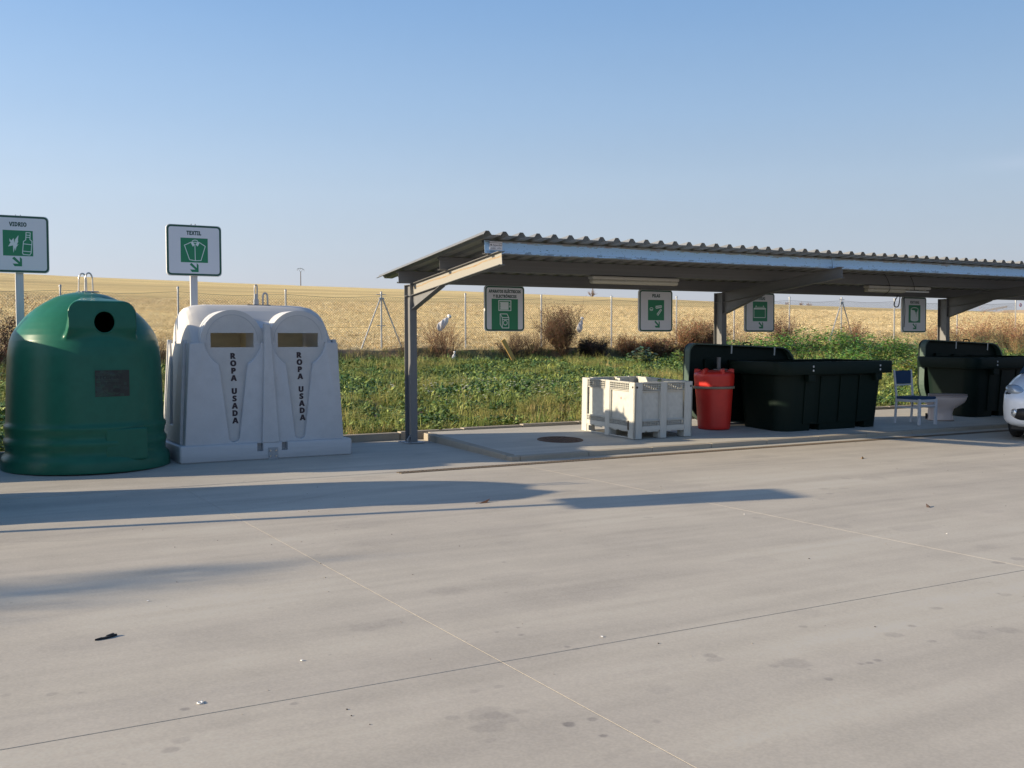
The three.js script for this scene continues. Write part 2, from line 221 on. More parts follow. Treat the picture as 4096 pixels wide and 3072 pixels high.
const blueFilm = std(1, 1, 1, 0.42, 0.0, { map: canvasTex(2048, 128, (c, w, h) => { // blue protective film on the front beam, worn to bare metal at its edges
  c.fillStyle = '#a4ccf2'; c.fillRect(0, 0, w, h); const r = rng(77);
  for (let i = 0; i < 1500; i++) { const x = r() * w, top = r() < 0.75; const y = top ? r() * r() * 26 * (0.4 + vnoise(x / 40, 1, 3)) : h - r() * r() * 16 * (0.4 + vnoise(x / 60, 2, 4)); c.fillStyle = `rgba(${118 + r() * 30},${118 + r() * 24},${112 + r() * 20},${0.25 + 0.4 * r()})`; c.fillRect(x, y - 2, 6 + r() * 40, 2 + r() * 7); }
  for (let i = 0; i < 220; i++) { c.fillStyle = `rgba(40,48,62,${0.3 + 0.5 * r()})`; const s = 1 + r() * 3; c.fillRect(r() * w, 30 + r() * 86, s, s + r() * 3); }
  for (let i = 0; i < 26; i++) { const x = r() * w; c.fillStyle = `rgba(92,108,128,${0.25 + 0.3 * r()})`; c.fillRect(x, 96 + r() * 18, 10 + r() * 30, 10 + r() * 12); }
  c.strokeStyle = 'rgba(70,90,120,.5)'; c.lineWidth = 1.5; c.beginPath(); c.moveTo(0, h - 22); c.lineTo(w, h - 19); c.stroke();
}) });
const SLOPE = 0.1025, raftTop = (z) => 2.251 + SLOPE * (z + 13.15), POSTS = [5.92, 11.46, 16.97, 22.5];
{
  const can = thing('canopy', 'long open steel canopy with ribbed roof, blue front beam and I-beam posts', 'canopy');
  const L = 2.5 * sqrt(1 + SLOPE * SLOPE), tilt = -Math.atan(SLOPE);
  POSTS.forEach((X, i) => {
    const y0 = i ? slabY(-13.25) : apronY(-13.25), H = 2.235 - y0, ym = y0 + H / 2;
    part(can, 'post', [rbox(0.1, H, 0.009, X, ym, -13.1545, 0.002, 1), rbox(0.1, H, 0.009, X, ym, -13.3455, 0.002, 1), box(0.006, H, 0.18, X, ym, -13.25), box(0.096, 0.008, 0.18, X, 2.09, -13.25), box(0.098, 0.008, 0.2, X, y0 + H + 0.004, -13.25)], i ? steel : steel);
    part(can, 'base_plate', [rbox(0.26, 0.015, 0.34, X, y0 + 0.008, -13.25, 0.003), new THREE.ExtrudeGeometry(shape([[0, 0], [0.085, 0], [0.085, 0.03], [0.03, 0.1], [0, 0.1]]), { depth: 0.008, bevelEnabled: false }).rotateY(PI).translate(X - 0.004, y0 + 0.015, -13.20), new THREE.ExtrudeGeometry(shape([[0, 0], [0.085, 0], [0.085, 0.03], [0.03, 0.1], [0, 0.1]]), { depth: 0.008, bevelEnabled: false }).translate(X + 0.004, y0 + 0.015, -13.30)], i ? steel : galv);
    const mz = -11.9, my = raftTop(mz) - 0.0815;
    const T = (g) => g.rotateX(tilt).translate(X, my, mz);
    part(can, 'rafter', [T(rbox(0.09, 0.008, L, 0, 0.0775, 0, 0.002, 1)), T(rbox(0.09, 0.008, L, 0, -0.0775, 0, 0.002, 1)), T(box(0.09, 0.163, 0.006, 0, 0, -L / 2))], steel);
    const web = box(L, 0.147, 0.006); web.rotateY(PI / 2); part(can, 'rafter_web', T(web), i ? steel : rustWeb);
    const h0 = 1.90, zb = -13.149, ze = -12.25, yb = raftTop(zb) - 0.165, ye = raftTop(ze) - 0.165;
    const tri = new THREE.ExtrudeGeometry(shape([[-zb, h0], [-zb, yb], [-ze, ye]].map(([a, b]) => [-a, b])), { depth: 0.006, bevelEnabled: false }).rotateY(-PI / 2);
    tri.translate(X + 0.003, 0, 0); part(can, 'haunch', [tri, rod(V(0, 0, 0), V(0, 0, 1), 0.001)].slice(0, 1), steel);
    const hl = hypot(ze - zb, ye - h0); part(can, 'haunch_flange', rbox(0.09, 0.008, hl, 0, 0, 0, 0.002, 1).rotateX(-Math.atan2(ye - h0, ze - zb)).translate(X, (h0 + ye) / 2 - 0.004, (zb + ze) / 2), steel);
    for (const pz of [-12.0, -10.86]) part(can, 'cleat', T(box(0.008, 0.11, 0.07, 0.0, 0.13, (pz - mz) * 1.005 - 0.035)), steelDark);
  });
  // C-section purlins: web towards the yard
  const ends = [5.68, 5.77, 5.80], zs = [-13.1, -12.0, -10.85], X1 = 28;
  zs.forEach((z, i) => {
    const yb = raftTop(z) + 0.002, cuts = i === 2 ? [ends[i], 11.47, 17.0, 22.5, X1] : [ends[i], X1];
    for (let k = 0; k < cuts.length - 1; k++) {
      const a = cuts[k] + (k ? 0.006 : 0), b = cuts[k + 1], l = b - a, T = (g) => g.rotateX(tilt).translate((a + b) / 2, yb, z);
      part(can, 'purlin', [T(box(l, 0.16, 0.003, 0, 0.08, 0)), T(box(l, 0.003, 0.058, 0, 0.1585, -0.0305)), T(box(l, 0.003, 0.058, 0, 0.0015, -0.0305)), T(box(l, 0.017, 0.003, 0, 0.1485, -0.058)), T(box(l, 0.017, 0.003, 0, 0.0115, -0.058))], steel);
      if (i === 2) part(can, 'blue_film', T(box(l - 0.002, 0.152, 0.0015, 0, 0.08, 0.0025)), blueFilm, 'light blue protective film left on the front beam');
    }
  });
  const plateTex = canvasTex(512, 300, (c, w, h) => { c.fillStyle = '#dcdce2'; c.fillRect(0, 0, w, h); c.fillStyle = '#2a2a38'; c.fillRect(10, 36, w - 20, 9); c.fillRect(10, 52, w - 20, 7); c.font = 'italic bold 88px serif'; c.save(); c.translate(108, 158); c.scale(384 / c.measureText('Zapardiel').width, 1); c.fillText('Zapardiel', 0, 0); c.restore(); c.fillRect(40, 88, 34, 68); c.fillRect(32, 110, 52, 24); c.fillStyle = '#555566'; for (const [x, y, l] of [[130, 196, 60], [360, 196, 60], [40, 222, 210], [300, 222, 160], [40, 244, 190], [300, 244, 170], [40, 266, 200]]) c.fillRect(x, y, l, 8); });
  part(can, 'maker_plate', rbox(0.17, 0.1, 0.003, 5.945, 2.505 + 0.077, -10.8505 + 0.013, 0.001).applyMatrix4(new THREE.Matrix4()), std(1, 1, 1, 0.5, 0, { map: plateTex }), 'white maker plate at the left end of the blue beam');
  // ribbed roof sheets, five ribs each
  const pitch = 0.2265, ribs = 5, wS = pitch * ribs, zf = -10.6, zk = -13.78, yTop = (z) => raftTop(z) + 0.168, th = 0.0025, r = rng(3);
  const prof = []; for (let k = 0; k < ribs; k++) { const c = k * pitch; prof.push([c - 0.054, 0], [c - 0.021, 0.045], [c + 0.021, 0.045], [c + 0.054, 0]); } prof.unshift([-0.075, 0]); prof.push([wS - 0.06, 0]);
  const loop = [...prof, ...prof.slice().reverse().map(([x, y]) => [x, y + th])];
  const sheet = new THREE.ExtrudeGeometry(shape(loop), { depth: hypot(zf - zk, SLOPE * (zf - zk)), bevelEnabled: false });
  sheet.translate(0, 0, -hypot(zf - zk, SLOPE * (zf - zk)) / 2).rotateX(tilt);
  const roofMats = [0, 1, 2].map((i) => std(0.30 + 0.02 * i, 0.30 + 0.02 * i, 0.285 + 0.02 * i, 0.42, 0.45, { map: blotch }));
  for (let k = 0; k < 20; k++) { const m = part(can, 'roof_sheet', sheet, roofMats[k % 3]); m.position.set(5.705 + k * wS, yTop((zf + zk) / 2) + 0.0006 * (k % 2), (zf + zk) / 2); }
}
// hanging light fittings
function lamp(x0, x1, broken, label) {
  const z = -12.03, y = raftTop(z) - 0.002, o = thing('light_fitting', label, 'light', [(x0 + x1) / 2, y, z], 0, 'strip lights under the canopy'), L = x1 - x0;
  const grey = std(0.42, 0.40, 0.35, 0.6), dif = std(0.52, 0.49, 0.40, 0.35, 0, { map: blotch });
  part(o, 'housing', rbox(L, 0.05, 0.13, 0, -0.028, 0, 0.02), grey);
  part(o, 'diffuser', broken ? rbox(L * 0.6, 0.06, 0.11, -L * 0.2, -0.08, 0, 0.028, 3) : rbox(L - 0.02, 0.06, 0.11, 0, -0.08, 0, 0.028, 3), dif);
  for (const f of [-0.4, -0.13, 0.13, 0.4]) part(o, 'clip', rbox(0.018, 0.04, 0.136, f * L, -0.052, 0, 0.004), grey);
  if (broken) part(o, 'bare_tube', cyl(0.014, 0.014, L * 0.42, 0, 0, 0, 12).rotateZ(PI / 2).translate(L * 0.28, -0.085, 0.02), std(0.62, 0.63, 0.62, 0.3));
  return o;
}
lamp(8.08, 9.59, false, 'complete strip light fitting under the canopy above the white crate');
lamp(13.49, 15.0, true, 'broken strip light with its tube bare, above the chair');
{ const c = thing('power_cable', 'thin black cable hanging in a loop beside the paint sign', 'cable'); const blk = std(0.02, 0.02, 0.02, 0.6);
  part(c, 'drop', tube([V(13.9, 2.56, -12.02), V(13.93, 2.44, -11.96), V(13.95, 2.3, -11.94), V(13.98, 2.2, -12.1)], 0.005, 16, 5), blk); part(c, 'drop', tube([V(14.52, 2.56, -12.02), V(14.54, 2.42, -11.96), V(14.55, 2.3, -11.94)], 0.005, 14, 5), blk);
  part(c, 'loop', tube([V(15.47, 2.27, -13.06), V(15.36, 2.15, -13.04), V(15.34, 2.08, -13.03), V(15.44, 2.07, -13.03), V(15.52, 2.26, -13.05)], 0.009, 20, 6), blk); part(c, 'tail', tube([V(15.60, 2.25, -13.03), V(15.59, 2.0, -13.0), V(15.585, 1.7, -13.01)], 0.006, 14, 5), blk); }

// ------------------------------------------------------------------ signs
const GREEN = '#127a52', DARK = '#0d4a38', PALE = '#d4d6da';
function signFace(title, w, h, art, o = {}) {
  return canvasTex(512, Math.round(512 * h / w), (c, W, H) => {
    c.fillStyle = PALE; c.fillRect(0, 0, W, H);
    const rr = (x, y, w, h, r) => { c.beginPath(); c.moveTo(x + r, y); c.lineTo(x + w - r, y); c.quadraticCurveTo(x + w, y, x + w, y + r); c.lineTo(x + w, y + h - r); c.quadraticCurveTo(x + w, y + h, x + w - r, y + h); c.lineTo(x + r, y + h); c.quadraticCurveTo(x, y + h, x, y + h - r); c.lineTo(x, y + r); c.quadraticCurveTo(x, y, x + r, y); c.closePath(); };
    c.strokeStyle = DARK; c.lineWidth = 17; rr(9, 9, W - 18, H - 18, 38); c.stroke(); c.fillStyle = DARK; [[0, 0], [W, 0], [0, H], [W, H]].forEach(([x, y]) => { c.beginPath(); c.moveTo(x, y); c.lineTo(x + (x ? -22 : 22), y); c.lineTo(x, y + (y ? -22 : 22)); c.closePath(); c.fill(); });
    c.fillStyle = o.ink ?? '#123f3a'; c.textAlign = 'center';
    title.forEach((t, i) => { c.save(); c.font = `bold ${o.size ?? 52}px sans-serif`; c.translate(W / 2 + (o.tx ?? 0), (o.ty ?? 92) + i * 56); const m = c.measureText(t).width; c.scale((o.tw?.[i] ?? 140) / m, 1); c.fillText(t, 0, 0); c.strokeStyle = o.ink ?? '#123f3a'; c.lineWidth = 3.5; c.strokeText(t, 0, 0); c.restore(); });
    const [bx, by, bw, bh] = o.box; c.fillStyle = GREEN; c.fillRect(bx, by, bw, bh);
    c.save(); c.translate(bx, by); c.strokeStyle = c.fillStyle = '#cfd9d6'; c.lineWidth = 7; c.lineJoin = 'round'; art(c, bw, bh); c.restore();
    if (o.arrow) { c.save(); c.translate(...o.arrow); c.fillStyle = GREEN; c.beginPath(); for (const [i, [x, y]] of [[-58, 6], [-8, 6], [-62, -42], [-44, -58], [4, -10], [4, -58], [22, -40], [22, 30], [-42, 30]].map((p, i) => [i, p])) i ? c.lineTo(x, y) : c.moveTo(x, y); c.closePath(); c.fill(); c.restore(); }
  });
}
const poly = (c, pts, close = true) => { c.beginPath(); pts.forEach(([x, y], i) => i ? c.lineTo(x, y) : c.moveTo(x, y)); if (close) c.closePath(); };
const ART = {
  glass(c, w, h) { poly(c, [[24, 72], [58, 104], [56, 76], [72, 96], [92, 72], [100, 116], [104, 86], [134, 44], [128, 104], [136, 92], [118, 134], [134, 126], [114, 156], [106, 192], [102, 160], [88, 210], [86, 140], [44, 152], [66, 112]]); c.fill(); c.lineWidth = 7; poly(c, [[200, 16], [236, 18], [232, 80], [250, 96], [240, 206], [228, 224], [172, 220], [166, 206], [176, 100], [196, 84]]); c.stroke(); poly(c, [[200, 40], [232, 42]], false); c.stroke(); poly(c, [[199, 60], [231, 62]], false); c.stroke(); poly(c, [[176, 122], [246, 128]], false); c.stroke(); poly(c, [[170, 190], [240, 194]], false); c.stroke(); },
  shirt(c, w, h) { poly(c, [[100, 40], [36, 72], [82, 210], [134, 218], [190, 214], [232, 76], [176, 40]]); c.stroke(); poly(c, [[134, 66], [136, 216]], false); c.stroke(); c.beginPath(); c.ellipse(136, 34, 26, 15, 0, PI, 2 * PI); c.stroke(); poly(c, [[106, 34], [134, 60], [116, 84], [98, 52]]); c.fill(); poly(c, [[166, 34], [138, 60], [160, 80], [176, 50]]); c.fill(); },
  appliances(c, w, h) { c.lineWidth = 11; c.strokeRect(w * 0.27, 20, w * 0.46, h * 0.32); c.beginPath(); c.fillRect(w * 0.31, 36, w * 0.33, h * 0.25); c.fillStyle = GREEN; for (let i = 0; i < 4; i++) { poly(c, [[w * 0.315, 46 + i * 18], [w * 0.35, 52 + i * 18], [w * 0.315, 60 + i * 18]]); c.fill(); } c.fillStyle = '#cfd9d6'; for (let i = 0; i < 3; i++) { c.beginPath(); c.arc(w * 0.685, 54 + i * 17, 5 + (i === 2 ? 3 : 0), 0, 7); c.fill(); } c.lineWidth = 9; const x = w * 0.4, y = h * 0.61; c.strokeRect(x, y, w * 0.25, h * 0.34); poly(c, [[x, y], [w * 0.32, h * 0.49], [w * 0.58, h * 0.49], [x + w * 0.25, y]], false); c.stroke(); poly(c, [[w * 0.32, h * 0.49], [w * 0.32, h * 0.83], [x, h * 0.95]], false); c.stroke(); poly(c, [[x, y + 22], [x + w * 0.25, y + 22]], false); c.stroke(); c.beginPath(); c.arc(x + w * 0.115, h * 0.78, w * 0.075, 0, 7); c.stroke(); },
  batteries(c, w, h) { const cell = (x, y, a, l, r) => { c.save(); c.translate(x, y); c.rotate(a); c.lineWidth = 6; c.beginPath(); c.moveTo(-l, -r); c.lineTo(l, -r * 0.8); c.quadraticCurveTo(l + 8, 0, l, r * 0.8); c.lineTo(-l, r); c.quadraticCurveTo(-l - 14, 0, -l, -r); c.closePath(); c.fill(); c.fillStyle = GREEN; c.fillRect(-l * 0.8, -3, l * 1.7, 6); c.beginPath(); c.ellipse(-l, 0, 6, r * 0.7, 0, 0, 7); c.lineWidth = 3; c.strokeStyle = GREEN; c.stroke(); c.restore(); }; cell(w * 0.66, h * 0.34, -0.13, 46, 19); cell(w * 0.70, h * 0.60, -0.86, 46, 17); c.lineWidth = 7; c.beginPath(); c.ellipse(w * 0.21, h * 0.43, 24, 12, 0, 0, 7); c.stroke(); c.beginPath(); c.ellipse(w * 0.21, h * 0.47, 24, 13, 0, 0, PI); c.stroke(); },
  car_battery(c, w, h) { c.lineWidth = 9; c.strokeRect(w * 0.08, h * 0.36, w * 0.78, h * 0.45); c.fillRect(w * 0.06, h * 0.32, w * 0.84, h * 0.08); c.fillRect(w * 0.14, h * 0.27, w * 0.68, 7); c.fillRect(w * 0.2, h * 0.2, 14, 22); c.fillRect(w * 0.7, h * 0.2, 14, 22); },
  paint(c, w, h) { c.beginPath(); c.moveTo(w * 0.18, h * 0.24); c.lineTo(w * 0.18, h * 0.84); c.bezierCurveTo(w * 0.2, h * 0.96, w * 0.8, h * 0.96, w * 0.82, h * 0.84); c.lineTo(w * 0.82, h * 0.24); c.bezierCurveTo(w * 0.8, h * 0.08, w * 0.2, h * 0.08, w * 0.18, h * 0.24); c.fill(); c.fillStyle = GREEN; c.beginPath(); c.ellipse(w * 0.5, h * 0.23, w * 0.28, h * 0.065, 0, 0, 7); c.fill(); poly(c, [[w * 0.5, h * 0.26], [w * 0.78, h * 0.22], [w * 0.76, h * 0.34], [w * 0.66, h * 0.40], [w * 0.62, h * 0.56], [w * 0.58, h * 0.38], [w * 0.52, h * 0.36]]); c.fill(); c.fillRect(w * 0.68, h * 0.36, 6, h * 0.3); },
};
function makeSign(name, label, category, [cx, cy, cz], w, h, tex, postY, group) {
  const o = thing(name, label, category, [cx, postY ?? cy - h / 2, cz], 0, group), y = cy - o.position.y, s = rrect(w, h, 0.05);
  part(o, 'panel', extrude(s, 0.034, 0.003).translate(0, y, -0.036), whitePaint);
  part(o, 'printed_face', face(rrect(w - 0.012, h - 0.012, 0.046), w - 0.012, h - 0.012).translate(0, y, 0.0006), std(1, 1, 1, 0.4, 0, { map: tex }));
  return { o, y };
}
for (const [cx, cy, tex, label, postX] of [
  [1.078, 2.635, signFace(['VIDRIO'], 0.66, 0.67, ART.glass, { box: [118, 134, 258, 236], tw: [150], tx: -6, ty: 96, arrow: [256, 436] }), 'tall white and green VIDRIO sign on a square post behind the green bottle bank', 0],
  [3.13, 2.642, signFace(['TEXTIL'], 0.70, 0.66, ART.shirt, { box: [128, 122, 256, 236], tw: [138], tx: -2, ty: 92, arrow: [272, 420] }), 'tall white and green TEXTIL sign on a square post behind the clothes bank', 0]]) {
  const gy = verge(cx, -13.85), { o, y } = makeSign('post_sign', label, 'sign', [cx, cy, -13.8], cx < 2 ? 0.66 : 0.70, cx < 2 ? 0.68 : 0.655, tex, gy, 'signs on tall posts');
  part(o, 'post', rbox(0.09, 2.96 - gy, 0.05, 0, (2.96 - gy) / 2 + 0.01, -0.064, 0.004), std(0.60, 0.60, 0.61, 0.5, 0.2, { map: grainTex }));
  for (const x of [-0.03, 0.022]) part(o, 'bolt', cyl(0.007, 0.007, 0.02, x, 2.975 - gy, -0.03, 6), steelDark);
}
const BX = [130, 170, 252, 318];
for (const [cx, title, art, label, o] of [
  [7.32, ['APARATOS ELÉCTRICOS', 'Y ELECTRÓNICOS'], 'appliances', 'hanging sign APARATOS ELÉCTRICOS Y ELECTRÓNICOS with television and washing machine', { box: [82, 146, 346, 350], tw: [420, 308], ty: 76, size: 44, ink: '#1a3a34' }],
  [10.02, ['PILAS'], 'batteries', 'hanging sign PILAS with drawn batteries, left of the second post', { box: [130, 120, 252, 254], tw: [124], ty: 86, arrow: [292, 436] }],
  [12.175, ['BATERIAS'], 'car_battery', 'hanging sign BATERIAS partly hidden behind the second rafter', { box: [128, 112, 256, 262], tw: [180], ty: 88, arrow: [290, 440] }],
  [15.95, ['PINTURAS'], 'paint', 'hanging sign PINTURAS with a dripping paint tin, above the chair', { box: [128, 114, 256, 258], tw: [200], ty: 92, arrow: [278, 440], ink: '#4d5f5c' }]]) {
  const { o: s, y } = makeSign('hanging_sign', label, 'sign', [cx, 1.929, -13.085], 0.65, 0.65, signFace(title, 0.65, 0.65, ART[art], o), undefined, 'signs hung under the canopy');
  part(s, 'hanger', [rbox(0.04, 0.2, 0.006, -0.18, y + 0.3, -0.045, 0.001), rbox(0.04, 0.2, 0.006, 0.18, y + 0.3, -0.045, 0.001), rbox(0.5, 0.03, 0.02, 0, y + 0.2, -0.047, 0.002)], steelDark);
}

// ------------------------------------------------------------------ bottle banks
const speckGreen = texture(512, 512, (x, y) => { const h = hash(x >> 1, y >> 1, 5), s = h > 0.994 ? 90 : 0, n = 200 + 40 * fbm(x / 40, y / 40, 6, 4) + s; return [n, n, n]; });
const phys = (r, g, b, rough, spec, extra = {}) => new THREE.MeshPhysicalMaterial({ color: new THREE.Color().setRGB(r, g, b), roughness: rough, specularIntensity: spec, ...extra });
const greenPlastic = phys(0.021, 0.140, 0.090, 0.34, 0.42, { map: speckGreen });
const chrome = std(0.55, 0.52, 0.47, 0.25, 0.9);
const bottleSticker = canvasTex(512, 384, (c, w, h) => { c.fillStyle = '#1f2520'; c.fillRect(0, 0, w, h); const r = rng(4); for (let i = 0; i < 260; i++) { c.fillStyle = `rgba(${30 + r() * 20},${52 + r() * 25},${44 + r() * 20},${0.5 * (1 - i / 300)})`; const x = r() * r() * w * 0.9; c.fillRect(x, r() * h, 20 + r() * 70, 8 + r() * 40); } c.strokeStyle = '#0f1613'; c.fillStyle = '#0f1613'; c.lineWidth = 5; c.beginPath(); c.arc(262, 196, 172, 0.25 * PI, 0.9 * PI); c.stroke(); c.beginPath(); c.arc(262, 196, 172, 1.18 * PI, 1.8 * PI); c.stroke(); c.lineWidth = 4; c.strokeRect(14, 150, 470, 74); c.font = 'bold 66px sans-serif'; c.save(); c.scale(1.2, 1); c.fillText('RECUPERA', 6, 128); c.restore(); c.font = 'bold 48px sans-serif'; c.fillText('SOLO VIDRIO', 78, 206); c.beginPath(); c.ellipse(310, 296, 60, 34, 0, 0, 7); c.fill(); });
const MOUTH = [0.02, 1.655], HOOD_TURN = 0.085;
let iglooGeo;
function iglooBody(pr) { // turned body with the hood pushed out of the dome and a round hole left open
  if (iglooGeo) return iglooGeo;
  const rad = (y) => { for (let k = 1; k < pr.length; k++) if (y >= pr[k][1]) { const t = (y - pr[k][1]) / (pr[k - 1][1] - pr[k][1] || 1); return lerp(pr[k][0], pr[k - 1][0], t); } return 0.97; };
  const ys = []; for (let k = 0; k < pr.length - 2; k++) { const [, y0] = pr[k], [, y1] = pr[k + 1], n = max(1, Math.ceil((y0 - y1) / (y0 > 1.4 && y0 < 1.96 ? 0.010 : y0 > 1.2 ? 0.03 : 0.08))); for (let q = 0; q < n; q++) ys.push(lerp(y0, y1, q / n)); } ys.push(0.0);
  const NT = 320, pos = [], uv = [], idx = [];
  for (const y of ys) for (let i = 0; i <= NT; i++) {
    const th = i / NT * 2 * PI, c = cos(th), sn = sin(th); let r = y >= 2.016 ? 0.001 : rad(y);
    const tf = Math.atan2(sin(th), cos(th)); // 0 faces the yard
    if (abs(tf) < 0.9 && y > 1.3 && y < 1.96) {
      const zd = r * cos(tf), want = lerp(zd, 0.838 - 0.02 * sstep(1.6, 1.9, y), sstep(1.44, 1.60, y)), rh = want / cos(tf), x = rh * sin(tf), hx = 0.425, hy = 1.925, rc = 0.17, qx = abs(x) - (hx - rc), qy = y - (hy - rc), d = min(max(qx, qy), 0) + hypot(max(qx, 0), max(qy, 0)) - rc;
      if (want > zd) r = lerp(r, rh, sstep(0.02, -0.045, d)); }
    pos.push(r * sn, y, r * c); uv.push(th * 0.9, y);
  }
  const W = NT + 1; for (let j = 0; j < ys.length - 1; j++) for (let i = 0; i < NT; i++) { const a = j * W + i, b = a + W; for (const t of [[a, b, a + 1], [a + 1, b, b + 1]]) { const mx = (pos[t[0] * 3] + pos[t[1] * 3] + pos[t[2] * 3]) / 3, my = (pos[t[0] * 3 + 1] + pos[t[1] * 3 + 1] + pos[t[2] * 3 + 1]) / 3, mz = (pos[t[0] * 3 + 2] + pos[t[1] * 3 + 2] + pos[t[2] * 3 + 2]) / 3; if (mz > 0.7 && hypot(mx - MOUTH[0], my - MOUTH[1]) < 0.121) continue; idx.push(...t); } }
  const g = new THREE.BufferGeometry(); g.setAttribute('position', new THREE.Float32BufferAttribute(pos, 3)); g.setAttribute('uv', new THREE.Float32BufferAttribute(uv, 2)); g.setIndex(idx); g.computeVertexNormals();
  const n = g.attributes.normal; for (let j = 0; j < ys.length; j++) { const a = j * W, b = a + NT; for (let k = 0; k < 3; k++) { const v = (n.array[a * 3 + k] + n.array[b * 3 + k]) / 2; n.array[a * 3 + k] = n.array[b * 3 + k] = v; } }
  return iglooGeo = g.rotateY(HOOD_TURN);
}
function makeIgloo(label, pos, turn, sticker) {
  const o = thing('bottle_bank', label, 'bottle bank', pos, turn, 'green igloo bottle banks');
  const pr = [[0.0, 2.017], [0.10, 2.012], [0.25, 1.983], [0.34, 1.948], [0.45, 1.889], [0.54, 1.832], [0.624, 1.767], [0.685, 1.71], [0.733, 1.654], [0.785, 1.583], [0.822, 1.52], [0.846, 1.455], [0.862, 1.38], [0.874, 1.29], [0.886, 1.05], [0.897, 0.8], [0.905, 0.56], [0.908, 0.52], [0.928, 0.505], [0.93, 0.47], [0.918, 0.445], [0.910, 0.40], [0.912, 0.36], [0.934, 0.342], [0.938, 0.30], [0.926, 0.275], [0.918, 0.23], [0.922, 0.18], [0.955, 0.15], [0.972, 0.10], [0.976, 0.02], [0.97, 0.0], [0.9, 0.0], [0.9, 0.02]];
  part(o, 'body', iglooBody(pr), greenPlastic);
  const M = (g) => g.translate(MOUTH[0], MOUTH[1], 0).rotateY(HOOD_TURN);
  part(o, 'mouth_rim', M(new THREE.TorusGeometry(0.123, 0.0085, 10, 56).translate(0, 0, 0.829)), greenPlastic);
  part(o, 'mouth_collar', M(new THREE.CylinderGeometry(0.121, 0.121, 0.05, 48, 1, true).rotateX(PI / 2).translate(0, 0, 0.806)), greenPlastic);
  // lifting plate and two loops
  part(o, 'lifting_plate', [rbox(0.2, 0.014, 0.1, 0.06, 2.02, 0.02, 0.004), rbox(0.14, 0.014, 0.1, 0.0, 2.02, -0.12, 0.004)], galv);
  for (const [x, z, a] of [[0.05, 0.03, 0.06], [0.0, -0.12, -0.05]]) { const pts = [V(-0.046, 0, 0), V(-0.043, 0.1, 0), V(-0.04, 0.165, 0), V(-0.022, 0.207, 0), V(0, 0.217, 0), V(0.022, 0.207, 0), V(0.04, 0.165, 0), V(0.043, 0.1, 0), V(0.046, 0, 0)]; const g = tube(pts, 0.0095, 48, 10); g.rotateY(a).translate(x, 2.02, z); part(o, 'lifting_loop', g, chrome); }
  // fork pocket on the skirt
  const pk = rrect(0.48, 0.36, 0.03, 0.0, 0.3); part(o, 'fork_pocket', extrude(pk, 0.2, 0.02, 3).translate(0.2, 0, 0.73).rotateY(0.12), greenPlastic);
  if (sticker) { const g = new THREE.CylinderGeometry(0.894, 0.899, 0.29, 24, 1, true, -0.225, 0.45).rotateY(0.185).translate(0, 0.98, 0); part(o, 'sticker', g, std(1, 1, 1, 0.55, 0, { map: bottleSticker }), 'faded brown label reading RECUPERA SOLO VIDRIO'); }
  return o;
}
const iglooX = 1.668, iglooZ = -12.83;
makeIgloo('green igloo bottle bank with round mouth and faded brown label, under the VIDRIO sign', [iglooX, apronY(-12.83) - 0.005, iglooZ], 0.02, true).scale.set(0.93, 0.985, 0.93);
makeIgloo('green igloo bottle bank standing left of the labelled one, out of the picture', [-0.62, apronY(-13) - 0.005, -13.08], 0.0, false);
makeIgloo('green igloo bottle bank standing forward on the yard, out of the picture', [-0.74, 0, -10.47], 0.3, false);

